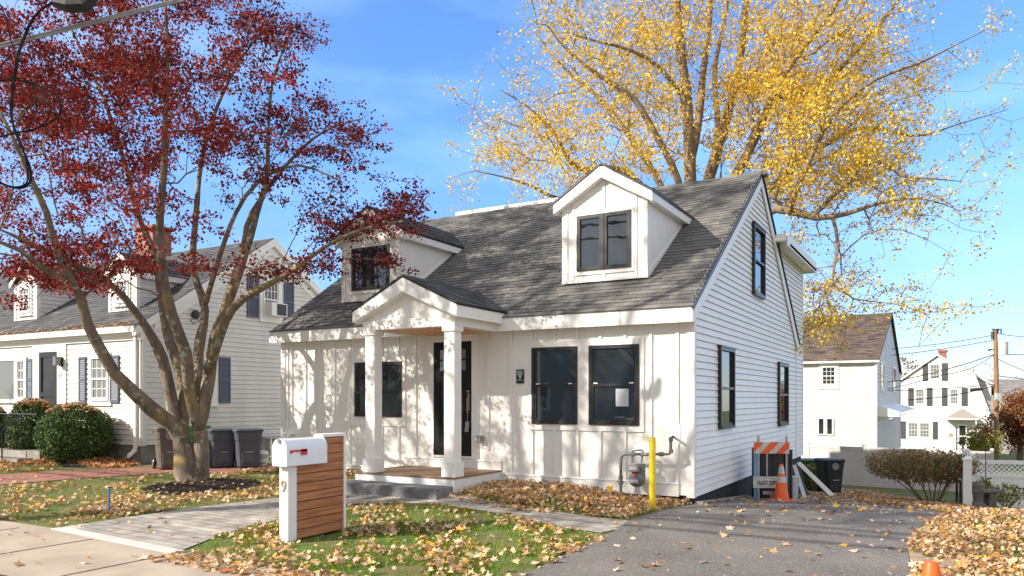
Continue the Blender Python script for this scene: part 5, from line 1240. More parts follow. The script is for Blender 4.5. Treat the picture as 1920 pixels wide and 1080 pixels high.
# white fence post at the corner of the drive and short run going back
fpo = gnd(1814, 953); dP = dep(fpo); hP = (953-838)*dP/FPX
back = gnd(1806, 900); bk = fpt(1803, dP+3.2)
vsec(fpo, fpo+np.array([.03, 2.9, gz(fpo[0], fpo[1]+2.9)-fpo[2]]), hP-.05, 'white_fence', 'white vinyl fence running back from the square post by the drive', M['trim'], posts=2, post_h=hP+.03, pw=.15)
lt1 = fpt(1822, dP+3.0); lt2 = fpt(2050, dP+2.2)
hL = (912-833)*(dP+3)/FPX+.12
vsec(lt1, lt2, hL, 'lattice_fence', 'white lattice-topped fence at the right edge behind the stone bench', M['trim'], posts=3, lattice=True, pw=.10)
# rotted stakes next to the post
for x, y, h_, lab in ((1794, 946, .62, 'short rotted wooden stake under the shrub'), (1801, 950, .55, 'dark rotted stake leaning on the fence post')):
    p = gnd(x, y); b = MB(); b.box(p[0]-.025, p[0]+.025, p[1]-.03, p[1]+.03, p[2]-.02, p[2]+h_); tag(b.build('wooden_stake', mat('rotted_wood', (.09, .055, .035), (.05, .035, .025), 9, .9, .4), loc=p), lab, 'stake')
# stone bench and pedestal
P = fpt(1853, dP+1.4); BN = thing('stone_bench', 'weathered stone bench by the lattice fence', 'bench', P, YAW)
k_ = (dP+1.4)/FPX
b = MB(); b.box(-.42, .25, -.18, .18, 29*k_, 33*k_+.01); b.build('seat', M['bench'], BN, local=True, bevel=.012)
b = MB(); b.box(-.07, .11, -.14, .14, 0, 29*k_, tp=(.02, .02)); b.build('support', M['bench'], BN, local=True, bevel=.012)
P = fpt(1834, dP+1.0); b = MB()
b.lathe([(.14, 0), (.15, .06), (.09, .12), (.10, .28), (.14, .34), (.12, .40), (.13, .48), (.09, .53), (.03, .55)], P, 14); tag(b.build('stone_statue', M['bench'], loc=P, smooth=True), 'lumpy weathered stone ornament beside the white fence post', 'statue')
# garden spinner
P = fpt(1848, dP+1.8); SPN = thing('garden_spinner', 'dark red metal garden spinner on a thin pole above the lattice fence', 'garden ornament', P)
b = MB(); kk = (dP+1.8)/FPX; ztop = 1.5+(748-806)*kk-P[2]; top = P+UP*ztop; b.tube([P, top+UP*.1], .009, 6); b.build('pole', M['rust'], SPN)
b = MB()
for k in range(10):
    a = 2*math.pi*k/10; R0 = .26 if k % 2 else .34; c_, s_ = math.cos(a), math.sin(a)
    pts = []
    for t in np.linspace(0, 1, 7):
        rr_ = R0*t; aa = a+.9*t*t; pts.append(top+RT*rr_*math.cos(aa)+UP*rr_*math.sin(aa)*.95-FWD*.05*math.sin(3*t))
    b.tube(pts, [.008, .012, .016, .018, .015, .010, .003], 5)
for r0 in (.06,): b.tube([top+RT*r0*math.cos(t)+UP*r0*math.sin(t) for t in np.linspace(0, 6.28, 13)], .008, 5)
b.build('vane', M['rust'], SPN)
# concrete slab path behind the post
sheet('slab_path', G2([(1824, 953), (1852, 948), (1850, 935), (1828, 930), (1818, 940)]), M['conc'], .02)

# ---- utility pole with transformer
dU = 52.; PB = at(1868, 820, dU); PB[2] = gz(PB[0], PB[1]); UPo = thing('utility_pole', 'brown wooden utility pole carrying a grey transformer', 'utility pole', PB)
def up(x, y, dd=0): return at(x, y, dU+dd)
b = MB(); b.tube([PB, up(1868, 700), up(1866, 618)], [.17, .15, .12], 12); b.build('shaft', M['pole'], UPo, smooth=True)
b = MB(); t0 = up(1881, 666, -.3); t1 = up(1881, 641, -.3); hh_ = t1[2]-t0[2]; b.lathe([(.30, 0), (.30, hh_*.92), (.32, hh_*.93), (.30, hh_), (.05, hh_+.05)], t0, 18); b.build('transformer', M['tgrey'], UPo, smooth=True)
b = MB(); b.box(-.16, .16, -.1, .1, 0, .55, Fr(up(1871, 752, -.4), RT, -FWD)); b.build('service_box', M['tgrey'], UPo)
b = MB(); b.tube([up(1861, 622), up(1861, 636)], .10, 8); b.tube([up(1861, 618), up(1874, 618)], .06, 6)
for x in (1863, 1871, 1877): b.tube([up(x, 616), up(x, 626)], .05, 6)
b.tube([up(1868, 657), up(1858, 655)], .03, 6); b.tube([up(1858, 655), up(1853, 657)], .06, 8); b.build('crossarm', M['darkgrey'], UPo)
def wire(pts, r_, lab, m='wirem', grp='wires at the utility pole', sag=0.):
    b = MB(); P_ = []
    for i in range(len(pts)-1):
        a, c = np.array(pts[i]), np.array(pts[i+1])
        for t in np.linspace(0, 1, 9)[:-1]: P_.append(a+(c-a)*t-UP*sag*4*t*(1-t))
    P_.append(np.array(pts[-1])); b.tube(P_, r_, 5); return tag(b.build('wire', M[m]), lab, 'wire', grp)
W_ = .022
wire([at(1500, 658, 58), up(1866, 628)], W_, 'upper thin wire reaching left from the utility pole top', sag=.4)
wire([at(1500, 672, 58), up(1866, 637)], W_, 'lower thin wire reaching left from near the pole top', sag=.4)
wire([up(1868, 625), at(2000, 628, 50)], W_, 'thin wire leaving the pole top to the right', sag=.2)
wire([at(1500, 736, 50), up(1866, 664)], W_*1.3, 'cable crossing the gambrel house front to the transformer', sag=.5)
wire([at(1500, 752, 50), at(1770, 702, 51), up(1866, 664)], W_, 'second cable crossing low over the gambrel house', sag=.3)
wire([at(1500, 728, 50), up(1868, 720)], W_, 'nearly level cable across the gambrel house windows', sag=.3)
wire([up(1868, 663), at(2000, 655, 50)], W_*1.3, 'thick cable leaving the transformer to the right', sag=.2)
wire([up(1868, 672), at(2000, 725, 50)], W_, 'thin wire dropping away right of the pole', sag=.1)
wire([up(1868, 704), at(2000, 714, 50)], W_*1.3, 'low bundle leaving the pole to the right', sag=.1)
wire([at(1700, 750, 50), up(1868, 722)], W_*1.2, 'low cable meeting the pole from the left', sag=.2)
b = MB(); q = at(1832, 730, 51); b.tube([at(1820, 731, 51), at(1842, 729, 51)], .11, 8); tag(b.build('splice_case', M['darkgrey'], loc=at(1831, 730, 51)), 'black splice case hanging on the cable near the gambrel house', 'splice case')

# ---- street cables at the top left
dC = 9.0
def cp(x, y, d=dC): return at(x, y, d)
l0, l1 = cp(-700, 245, 8.2), cp(900, -165, 11.5)
for k, (oy, r_) in enumerate(((0, .012), (9, .012), (5, .008))):
    b = MB(); b.tube([cp(-700, 243+oy, 8.2), cp(0, 83+oy*.7, 9.0), cp(330, 0+oy*.5, 9.6), cp(900, -140, 10.6)], r_, 6)
    tag(b.build('street_cable', M['wireg']), ['upper strand of the grey street cable, top left', 'lower strand of the grey street cable, top left', 'thin middle strand of the grey street cable, top left'][k], 'cable', 'street cable strands')
b = MB(); b.tube([cp(105, -12), cp(108, 5), cp(130, 10), cp(160, 10), cp(185, -14)], [.03, .07, .085, .085, .04], 10); tag(b.build('cable_enclosure', M['black'], loc=cp(140, 5)), 'black cable enclosure under the street cable at the top edge', 'cable box')
def curve(pts, r_, lab, sm=4):
    P_ = np.array([cp(*p) for p in pts]); out = []
    n = len(P_)
    for i in range(n-1):
        p0, p1, p2, p3 = P_[max(i-1, 0)], P_[i], P_[i+1], P_[min(i+2, n-1)]
        for t in np.linspace(0, 1, 7)[:-1]:
            out.append(.5*((2*p1)+(-p0+p2)*t+(2*p0-5*p1+4*p2-p3)*t*t+(-p0+3*p1-3*p2+p3)*t**3))
    out.append(P_[-1]); b = MB(); b.tube(out, r_, 7); return tag(b.build('hanging_cable', M['wirem']), lab, 'cable', 'black cables hanging in loops')
curve([(107, 0), (70, 25), (42, 80), (30, 130), (24, 175), (22, 215), (28, 245), (42, 280), (55, 310), (58, 335), (48, 350), (28, 352), (0, 342), (-30, 320)], .013, 'thick black cable dropping to a low loop at the left edge')
curve([(102, 3), (64, 30), (38, 85), (27, 135), (20, 190), (22, 225), (32, 250), (45, 285), (52, 320), (48, 345), (20, 350), (-20, 335)], .010, 'thinner black cable beside the thick one')
curve([(-25, 165), (0, 152), (30, 150), (65, 158), (100, 175), (114, 198), (110, 215), (90, 232), (60, 243), (35, 248), (0, 256), (-30, 262)], .010, 'wide black cable loop across the left edge')
curve([(-10, -10), (10, 30), (20, 75), (38, 115), (58, 150), (68, 185), (66, 215), (50, 238), (30, 250), (0, 232), (-20, 215)], .007, 'thin black cable crossing behind the loops')
curve([(30, 95), (5, 120), (4, 138), (20, 148), (45, 148), (75, 170), (93, 195), (90, 222), (60, 245), (36, 248)], .007, 'thin inner loop of black cable')
# two more strands of the street line, above the frame: their shadows cross the drive and lawns
for k, (yy, zz, lab) in enumerate(((-12.2, 7.2, 'high street wire above the picture, nearer the houses'), (-12.9, 8.2, 'high street wire above the picture, farther out'), (-11.7, 7.6, 'thick street wire above the picture, between the others'))):
    b = MB(); b.tube([(-40, yy, zz+.3), (-15, yy, zz), (0, yy, zz-.1), (15, yy, zz), (40, yy, zz+.3)], .04, 6); tag(b.build('street_wire', M['wirem']), lab, 'wire', 'wires strung along the street')
# ================================================================ TREES
def grow(stems, tips, seed=1, step=.35, lenw=.18, wob=.05, r_tip=.006, expo=2.35, rmin=.004, lift=.0, rmul=1.):
    """stems: list of (polyline points, radii, parent stem index or None); tips: (n,3). Joins every tip to the nearest limb."""
    rng = np.random.default_rng(seed)
    cap = 200000; P = np.zeros((cap, 3)); par = np.full(cap, -1); plen = np.zeros(cap); rad0 = np.zeros(cap); n = 0
    for pts, rr in stems:
        pts = np.array(pts, float); prev = -1
        if n:   # join the stem to the nearest existing node
            d = np.linalg.norm(P[:n]-pts[0], axis=1); prev = int(d.argmin())
        for i in range(len(pts)-1):
            L_ = np.linalg.norm(pts[i+1]-pts[i]); k = max(1, int(L_/step))
            for j in range(k):
                t = j/k
                p0, p1, p2, p3 = pts[max(i-1, 0)], pts[i], pts[i+1], pts[min(i+2, len(pts)-1)]
                q = .5*((2*p1)+(-p0+p2)*t+(2*p0-5*p1+4*p2-p3)*t*t+(-p0+3*p1-3*p2+p3)*t**3)
                P[n] = q; par[n] = prev; rad0[n] = rr[i]+(rr[i+1]-rr[i])*t; plen[n] = 0 if prev < 0 else plen[prev]+np.linalg.norm(P[n]-P[prev]); prev = n; n += 1
        P[n] = pts[-1]; par[n] = prev; rad0[n] = rr[-1]; plen[n] = plen[prev]+np.linalg.norm(P[n]-P[prev]); n += 1
    nst = n
    base = P[0]
    d0 = np.array([np.linalg.norm(P[:nst]-t, axis=1).min() for t in tips]); order = np.argsort(d0)
    ends = []
    for i in order:
        t = tips[i]; v = t-P[:n]; d = np.linalg.norm(v, axis=1)
        out = (P[:n]-base); cosa = (v*out).sum(1)/(d*np.linalg.norm(out, axis=1)+1e-6)
        cost = d*(1+.35*(1-cosa))+lenw*plen[:n]+(rad0[:n] > .12)*.25
        j = int(cost.argmin()); L_ = d[j]; k = max(1, int(L_/step)); a = P[j]; prev = j
        bow = rng.normal(size=3)*wob*L_; bow[2] += lift*L_
        for s in range(1, k+1):
            u = s/k; q = a+(t-a)*u+bow*4*u*(1-u)+(rng.normal(size=3)*.025 if s < k else 0)
            P[n] = q; par[n] = prev; plen[n] = plen[prev]+L_/k; prev = n; n += 1
        ends.append(prev)
    P = P[:n]; par = par[:n]; acc = np.zeros(n); kids = [[] for _ in range(n)]
    for i in range(n-1, 0, -1):
        if acc[i] == 0: acc[i] = r_tip**expo
        if par[i] >= 0: acc[par[i]] += acc[i]; kids[par[i]].append(i)
    if acc[0] == 0: acc[0] = r_tip**expo
    rad = acc**(1/expo)*rmul
    rad = np.maximum(rad, rmin); rad[:nst] = np.maximum(rad0[:nst], np.minimum(rad[:nst], rad0[:nst]*1.3))
    for i in range(nst, n): rad[i] = min(rad[i], rad[par[i]]*.9) if par[i] >= 0 else rad[i]
    return P, par, rad, kids, nst
def limbs(mb, P, par, rad, kids, fine=3):
    chains = []; stack = [(0, None)]
    roots = [i for i in range(len(P)) if par[i] < 0]; stack = [(r, None) for r in roots]
    while stack:
        i, a = stack.pop(); c = ([a] if a is not None else [])+[i]
        while kids[i]:
            ks = sorted(kids[i], key=lambda q: -rad[q]); 
            for q in ks[1:]: stack.append((q, i))
            i = ks[0]; c.append(i)
        if len(c) > 1: chains.append(c)
    for c in chains:
        r = [rad[q] for q in c]
        if c and par[c[0]] is not None and len(c) > 1 and rad[c[0]] > rad[c[1]]*1.25: r[0] = rad[c[1]]*1.05
        r = [v*(1+.06*math.sin(q*1.9)+.04*math.sin(q*.7)) if v > .03 else v for v, q in zip(r, c)]
        n = 12 if max(r) > .08 else (6 if max(r) > .02 else fine); mb.tube([P[q] for q in c], r, n, cap=False)
def clump(c, k, sig, rng):
    n = rng.poisson(k, len(c))+2; q = np.repeat(c, n, axis=0); return q+rng.normal(size=q.shape)*np.array(sig)
def px_tips(ells, n, d0, sd, rng, shift=lambda x, y: 0.):
    wts = np.array([e[2]*e[3]*(e[4] if len(e) > 4 else 1) for e in ells]); wts /= wts.sum(); out = []
    for _ in range(n):
        e = ells[rng.choice(len(ells), p=wts)]
        a = rng.uniform(0, 2*math.pi); r = math.sqrt(rng.uniform()); x = e[0]+e[2]*r*math.cos(a); y = e[1]+e[3]*r*math.sin(a)
        dd = d0+(e[5] if len(e) > 5 else 0)+shift(x, y)+rng.normal()*sd*(1 if abs(rng.normal()) < 2 else .5)
        out.append(at(x, y, dd))
    return np.array(out)
def leafpts(P, rad, nst, rng, per, sig, rmax=.03, flat=.7, skip=0.):
    idx = [i for i in range(nst, len(P)) if rad[i] < rmax and rng.uniform() > skip]
    c = P[idx]; k = rng.poisson(per, len(c)); c = np.repeat(c, k, axis=0)
    return c+rng.normal(size=c.shape)*np.array([sig, sig, sig*flat])

# ---- red maple
rng = np.random.default_rng(5); dM = 14.73
base = gnd(362, 903); dM = dep(base)
def st(pts, rr): return ([at(x, y, dM+d) for x, y, d in pts], rr)
k = dM/FPX
stems = [([base+UP*-.1, at(350, 880, dM), at(346, 850, dM), at(338, 820, dM)], [.37, .27, .22, .17]),
 ([base+RT*.10+UP*-.1, at(372, 885, dM+.05), at(378, 855, dM+.05), at(374, 800, dM+.05)], [.30, .24, .19, .15]),
 st([(338, 820, 0), (322, 795, -.15), (285, 768, -.4), (250, 735, -.7), (215, 700, -1.0), (188, 655, -1.2), (165, 610, -1.4), (152, 560, -1.5), (130, 520, -1.7), (105, 470, -1.9), (88, 400, -2), (55, 330, -2.2), (25, 260, -2.3), (-10, 190, -2.4)], [.16, .155, .15, .14, .135, .125, .12, .11, .09, .08, .065, .055, .04, .025]),
 st([(150, 550, -1.5), (110, 520, -1.9), (75, 500, -2.2), (40, 470, -2.5), (-10, 450, -2.8)], [.07, .06, .055, .045, .03]),
 st([(338, 820, 0), (325, 770, .1), (312, 700, .1), (295, 650, 0), (265, 600, -.2), (235, 560, -.4), (190, 520, -.6), (130, 492, -.9), (60, 458, -1.2), (0, 430, -1.4)], [.15, .14, .125, .11, .095, .085, .075, .06, .05, .03]),
 st([(338, 820, 0), (345, 760, .3), (340, 700, .5), (318, 640, .7), (302, 560, .9), (290, 480, 1.2), (258, 400, 1.5), (232, 300, 1.8), (200, 200, 2.0), (150, 90, 2.2), (110, 0, 2.3)], [.15, .14, .13, .115, .10, .085, .075, .06, .05, .04, .02]),
 st([(374, 800, 0), (356, 740, -.2), (348, 660, -.4), (322, 590, -.6), (304, 500, -.8), (300, 410, -1.0), (308, 310, -1.2), (310, 220, -1.3), (314, 120, -1.4), (310, 0, -1.5)], [.14, .13, .12, .11, .10, .09, .075, .06, .045, .03]),
 st([(374, 800, 0), (375, 730, .4), (372, 660, .7), (384, 580, 1.0), (362, 500, 1.2), (368, 400, 1.4), (377, 310, 1.6), (400, 220, 1.8), (440, 130, 2.0), (490, 60, 2.2)], [.14, .13, .115, .10, .085, .075, .06, .05, .04, .02]),
 st([(374, 800, 0), (390, 720, 0), (402, 640, .1), (430, 560, .2), (462, 470, .3), (482, 400, .4), (500, 330, .5), (503, 250, .6), (512, 150, .7), (545, 60, .8)], [.15, .145, .13, .11, .09, .075, .06, .045, .035, .02]),
 st([(390, 700, 0), (404, 655, -.5), (422, 600, -.9), (455, 560, -1.2), (510, 530, -1.5), (560, 500, -1.7), (610, 462, -1.9), (680, 430, -2.1), (755, 415, -2.2)], [.12, .11, .10, .085, .07, .06, .045, .035, .02]),
 st([(415, 600, .1), (432, 540, .9), (455, 470, 1.2), (472, 400, 1.4), (545, 300, 1.6), (610, 245, 1.7), (680, 222, 1.8)], [.09, .08, .07, .06, .045, .03, .015]),
 st([(385, 570, 1.0), (412, 480, -.3), (442, 400, -.5), (485, 340, -.7), (560, 310, -.8), (640, 340, -.9)], [.07, .06, .05, .04, .03, .015]),
]
ME = [(120, 90, 190, 110, 1.3), (320, 60, 220, 110, 1.3), (520, 85, 85, 75, 1.1), (470, 190, 110, 90, 1.), (250, 230, 210, 110, 1.6), (60, 260, 130, 150, 1.2), (540, 265, 110, 55, 1.5), (625, 250, 70, 48, 1.2),
      (555, 335, 100, 32, 1.1), (420, 300, 70, 60, .45), (120, 400, 160, 80, 1.6), (290, 400, 110, 60, .6), (150, 500, 140, 45, 1.6), (330, 500, 110, 32, 1.2), (40, 520, 80, 60, 1.2), (715, 400, 75, 38, 1.7), (650, 440, 70, 30, 1.3),
      (560, 495, 90, 30, 1.6), (520, 530, 55, 22, 1.4), (690, 490, 55, 30, .8), (460, 360, 60, 45, .35), (-180, 250, 160, 300, .8), (200, -60, 330, 90, .7), (610, 140, 40, 60, .35), (730, 350, 45, 28, .8)]
mt = clump(px_tips(ME, 430, dM, 1.6, rng), 6.5, (.25, .25, .09), rng)
stems = [(p, [r*(.86 if i < 4 else .76) for i, r in enumerate(q)]) for p, q in stems]
P, par, rad, kids, nst = grow(stems, mt, 3, step=.26, r_tip=.0042, rmin=.0035, wob=.09)
MT = thing('red_maple', 'multi-stemmed maple with dark red leaves on the left lawn', 'tree', base)
mb = MB(); limbs(mb, P, par, rad, kids); mb.build('trunk', M['bark'], MT, smooth=True)
lp_ = leafpts(P, rad, nst, rng, 29, .10, .0095, .5, .05)
rr = rng.beta(1.8, 2.4, len(lp_))*.93
lat = (lp_-C)@RT/((lp_-C)@FWD)*FPX+960; hgt = 748-(lp_[:, 2]-CAM[2])/((lp_-C)@FWD)*FPX
rr = np.clip(rr+.16*np.exp(-((lat-190)/190)**2-((hgt-330)/130)**2)-.10*(lat > 450), 0, .94)
bright = (np.sin(lp_[:, 0]*1.9)+np.sin(lp_[:, 1]*2.3+1)+np.sin(lp_[:, 2]*2.7+2) > 2.25) & (rng.uniform(size=len(lp_)) < .4); rr[bright] = 1.
print('maple leaves', len(lp_), 'nodes', len(P))
instmesh('crown', LEAF5, lp_, rng.uniform(.03, .062, len(lp_)), M['redleaf'], MT, rnd=rr)

# ---- tall yellow tree behind the house
rng = np.random.default_rng(9); dY = 25.
by = at(1318, 800, dY); by[2] = gz(by[0], by[1])
def sy(pts, rr): return ([at(x, y, dY+d) for x, y, d in pts], rr)
ystems = [([by-UP*.2, at(1318, 700, dY), at(1312, 560, dY), at(1308, 450, dY)], [.62, .50, .44, .40]),
 sy([(1308, 450, 0), (1295, 350, -.3), (1292, 250, -.5), (1285, 160, -.6), (1272, 60, -.8), (1268, -60, -1), (1262, -200, -1)], [.30, .26, .23, .20, .17, .13, .07]),
 sy([(1292, 320, -.3), (1308, 240, .3), (1318, 140, .6), (1330, 40, 1), (1338, -100, 1.3)], [.17, .16, .14, .11, .06]),
 sy([(1308, 450, 0), (1325, 350, .8), (1352, 260, 1.2), (1375, 170, 1.5), (1392, 80, 1.8), (1402, -30, 2), (1420, -160, 2.2)], [.28, .24, .21, .18, .15, .12, .06]),
 sy([(1330, 340, .8), (1345, 240, 2), (1340, 130, 2.6), (1362, 20, 3), (1370, -100, 3)], [.15, .13, .11, .08, .04]),
 sy([(1308, 470, 0), (1360, 370, -.8), (1410, 270, -1.2), (1445, 190, -1.5), (1490, 110, -1.8), (1560, 20, -2), (1620, -80, -2)], [.24, .21, .18, .15, .12, .09, .05]),
 sy([(1450, 180, -1.5), (1530, 170, 0), (1600, 100, .5), (1650, 45, 1), (1700, -20, 1.2)], [.12, .11, .10, .08, .05]),
 sy([(1305, 470, 0), (1270, 335, -1.6), (1222, 240, -2.2), (1185, 180, -2.4), (1120, 140, -2.6), (1050, 80, -2.8), (1010, 20, -3)], [.17, .14, .12, .10, .075, .05, .03]),
 sy([(1285, 190, -.5), (1240, 130, -1.), (1185, 95, -1.3), (1110, 75, -1.6), (1060, 60, -1.8)], [.10, .085, .07, .055, .03]),
 sy([(1305, 500, 0), (1240, 350, .8), (1190, 270, 1.2), (1130, 190, 1.6), (1060, 130, 2), (1010, 70, 2.3)], [.17, .14, .12, .09, .06, .03]),
 sy([(1305, 520, 0), (1200, 345, .2), (1150, 315, 0), (1080, 315, -.4), (1040, 250, -.8), (990, 200, -1), (940, 170, -1.2)], [.16, .13, .115, .09, .07, .05, .025]),
 sy([(1100, 330, -.3), (1050, 372, -.9), (1000, 350, -1.3), (945, 332, -1.7), (890, 320, -2)], [.08, .07, .06, .045, .02]),
 sy([(1310, 500, 0), (1400, 430, -1), (1455, 392, -1.6), (1530, 408, -2.2), (1590, 400, -2.6), (1650, 380, -3), (1730, 372, -3.4), (1800, 395, -3.7)], [.19, .17, .155, .12, .09, .065, .045, .02]),
 sy([(1530, 400, -2.2), (1580, 350, -2.6), (1640, 300, -3), (1690, 330, -3.2), (1750, 335, -3.4), (1800, 340, -3.5)], [.09, .08, .065, .05, .035, .015]),
 sy([(1400, 400, -.6), (1470, 330, 1.5), (1540, 275, 2.2), (1620, 240, 2.6), (1720, 255, 3), (1790, 235, 3.2), (1890, 205, 3.4)], [.13, .11, .09, .075, .055, .04, .015]),
 sy([(1560, 405, -2.4), (1572, 460, -2.7), (1560, 530, -3), (1600, 560, -3.2), (1680, 570, -3.4), (1740, 590, -3.6)], [.07, .055, .04, .03, .02, .01]),
 sy([(1560, 500, -2.8), (1620, 440, -3.2), (1690, 430, -3.4), (1740, 450, -3.6)], [.03, .025, .02, .01]),
 sy([(1480, 395, -1.9), (1500, 340, -2.6), (1560, 220, -3), (1640, 150, -3.2), (1720, 120, -3.4), (1800, 80, -3.5), (1860, 50, -3.6)], [.12, .10, .08, .06, .045, .03, .015]),
]
YE_ = [(1120, 60, 115, 75, 1.2), (1080, 190, 120, 90, 1.1), (980, 270, 90, 55, .8), (1060, 320, 90, 38, 1.), (1180, 240, 90, 100, 1.3), (1250, 110, 100, 120, 1.1), (1400, 70, 100, 110, 1.1), (1440, 240, 95, 120, 1.8),
       (1540, 120, 120, 120, 1.5), (1560, 260, 110, 85, 1.9), (1510, 345, 100, 45, 1.9), (1650, 190, 110, 110, 1.0), (1710, 80, 90, 80, .55), (1760, 170, 60, 70, .2), (1640, 345, 90, 42, .9), (1710, 390, 65, 35, .35),
       (1600, 450, 60, 32, .45), (1560, 530, 55, 40, 1.5), (1660, 565, 70, 35, .3), (1545, 605, 40, 30, 1.5), (1500, 430, 30, 30, .8), (1240, -130, 300, 110, .7), (1550, -110, 250, 110, .7), (1300, 310, 60, 50, .6), (940, 340, 50, 30, .3)]
yt = clump(px_tips(YE_, 720, dY, 2.5, rng, lambda x, y: -.6 if y > 400 else 0), 7, (.45, .45, .28), rng)
ex = []
for pts, rr_ in ystems[1:]:
    for f in range(16): e = pts[-1]+(pts[-1]-pts[-2])*rng.uniform(-.9, .35)+rng.normal(size=3)*[.8, .8, .6]; ex.append(e)
yt = np.concatenate([yt, np.array(ex)])
ystems = [(p, [r*.82 for r in q]) for p, q in ystems]
ystems = [(p, [r if i < len(rr_)-2 else (r*.7 if i == len(rr_)-2 else .012) for i, r in enumerate(rr_)]) if p[-1][2] < 14 else (p, rr_) for p, rr_ in ystems]
P, par, rad, kids, nst = grow(ystems, yt, 4, step=.42, r_tip=.0068, rmin=.0058, wob=.09)
YT = thing('yellow_tree', 'tall spreading tree with yellow autumn leaves behind the white house', 'tree', by)
mb = MB(); limbs(mb, P, par, rad, kids); mb.build('trunk', M['ybark'], YT, smooth=True)
lp_ = leafpts(P, rad, nst, rng, 19, .145, .016, .8, .14)
print('yellow leaves', len(lp_), 'nodes', len(P))
instmesh('crown', LEAF5, lp_, rng.uniform(.04, .09, len(lp_)), M['yelleaf'], YT)

# ---- street trees behind and beside the camera: they dapple the fronts and show in the window glass
def street_tree(x, y, h, r, seed, lab, leaf, nt_=420, per=5, lsz=(.07, .12), rise=.33, clumped=None):
    rng = np.random.default_rng(seed); b0 = np.array([x, y, gz(x, y)])
    t = thing('street_tree', lab, 'tree', b0, 0, 'street trees near the camera')
    stems = [([b0, b0+UP*h*rise*.6, b0+UP*h*rise+RT*.1], [.26, .20, .18])]
    top = b0+UP*h*rise
    for k in range(6):
        a = k*1.05+rng.uniform(-.3, .3); o = np.array([math.cos(a), math.sin(a), 0])*r
        stems.append(([top, top+o*.3+UP*h*.18, top+o*.55+UP*h*.38, top+o*.75+UP*h*.56], [.11, .09, .06, .03]))
    d = rng.normal(size=(nt_, 3)); d /= np.linalg.norm(d, axis=1)[:, None]; d *= (rng.uniform(.25, 1, nt_)**.5)[:, None]
    tips = b0+UP*h*(rise+.36)+d*np.array([r, r, h*.36])
    if clumped: tips = clump(tips, clumped[0], (clumped[1],)*3, rng)
    P, par, rad, kids, nst = grow(stems, tips, seed, step=.5, r_tip=.008, rmin=.007)
    m = MB(); limbs(m, P, par, rad, kids); m.build('trunk', M['ybark'], t, smooth=True)
    q = leafpts(P, rad, nst, rng, per, .15 if clumped else .25, .018 if clumped else .05, .8)
    instmesh('crown', LEAF5, q, rng.uniform(*lsz, len(q)), leaf, t)
street_tree(-12.2, -11.9, 18., 5.0, 21, 'half-bare yellow street tree left of the camera, out of the picture', M['yelleaf'], 135, 13, (.07, .13), clumped=(7, .36))
street_tree(-29.5, -12.5, 11., 3.6, 22, 'half-bare street tree far left of the camera, out of the picture', M['yelleaf'], 260, 3)
street_tree(-4.5, -19.5, 12., 4.4, 23, 'yellow tree across the street behind the camera', M['yelleaf'], 420, 6)
street_tree(12., -17., 12., 4.4, 24, 'yellow tree across the street to the right of the camera', M['yelleaf'], 380, 6)

# ---- background trees
def bgtree(x, y, d, w_, h_, m, lab, seed, nt_=160, per=6, lsz=.22, bare=False, grp='distant trees on the right'):
    rng = np.random.default_rng(seed); b0 = at(x, y, d); b0[2] = gz(b0[0], b0[1]); top = at(x, y-h_, d)[2]; H_ = top-b0[2]; r = w_*d/FPX/2
    t = thing('distant_tree', lab, 'tree', b0, 0, grp)
    stems = [([b0, b0+UP*H_*.3, b0+UP*H_*.55], [.22, .16, .10])]
    for k in range(5):
        a = k*1.3+rng.uniform(-.3, .3); o = np.array([math.cos(a), math.sin(a), 0])*r*.6; stems.append(([b0+UP*H_*(.22+.05*k), b0+UP*H_*(.45+.05*k)+o*.6, b0+UP*H_*(.75)+o], [.09, .06, .03]))
    dd = rng.normal(size=(nt_, 3)); dd /= np.linalg.norm(dd, axis=1)[:, None]; dd *= (rng.uniform(.1, 1, nt_)**.4)[:, None]
    tips = b0+UP*H_*.60+dd*np.array([r, r, H_*.40])
    P, par, rad, kids, nst = grow(stems, tips, seed, step=.6, r_tip=.016, rmin=.014)
    q = MB(); limbs(q, P, par, rad, kids); q.build('trunk', M['ybark'], t)
    q = leafpts(P, rad, nst, rng, per, .3, .1, .8)
    if len(q): instmesh('crown', LEAF5, q, rng.uniform(.6, 1.2, len(q))*lsz, m, t)
bgtree(1700, 800, 95, 70, 140, M['tanleaf'], 'tan-leaved tree between the two white houses', 31, 170, 5, .3)
bgtree(1672, 800, 100, 60, 120, M['tanleaf'], 'tan-leaved tree just right of the two-storey house roof', 32, 120, 4, .3)
bgtree(1810, 800, 110, 70, 120, M['tanleaf'], 'nearly bare tree just right of the gambrel chimney', 33, 220, .6, .25)
bgtree(1845, 800, 112, 70, 130, M['tanleaf'], 'nearly bare tree left of the utility pole', 34, 220, .5, .25)
bgtree(1895, 800, 115, 80, 100, M['tanleaf'], 'nearly bare tree right of the utility pole', 35, 220, .5, .25)
bgtree(1912, 850, 58, 84, 118, M['rustleaf'], 'rust-red bushy tree right of the utility pole', 36, 420, 14, .17)
bgtree(1965, 850, 56, 90, 135, M['rustleaf'], 'rust-red tree at the right picture edge', 37, 400, 12, .17)
bgtree(1570, 800, 62, 150, 260, M['rustleaf'], 'rust and yellow tree behind the two-storey house roof', 38, 200, 5, .2)
bgtree(1850, 840, 47, 30, 38, M['greenleaf'], 'green shrub at the foot of the utility pole', 39, 120, 16, .13, grp='shrubs beyond the lattice fence')
bgtree(1828, 835, 46, 26, 30, M['greenleaf'], 'small green shrub before the gambrel porch', 40, 90, 14, .12, grp='shrubs beyond the lattice fence')

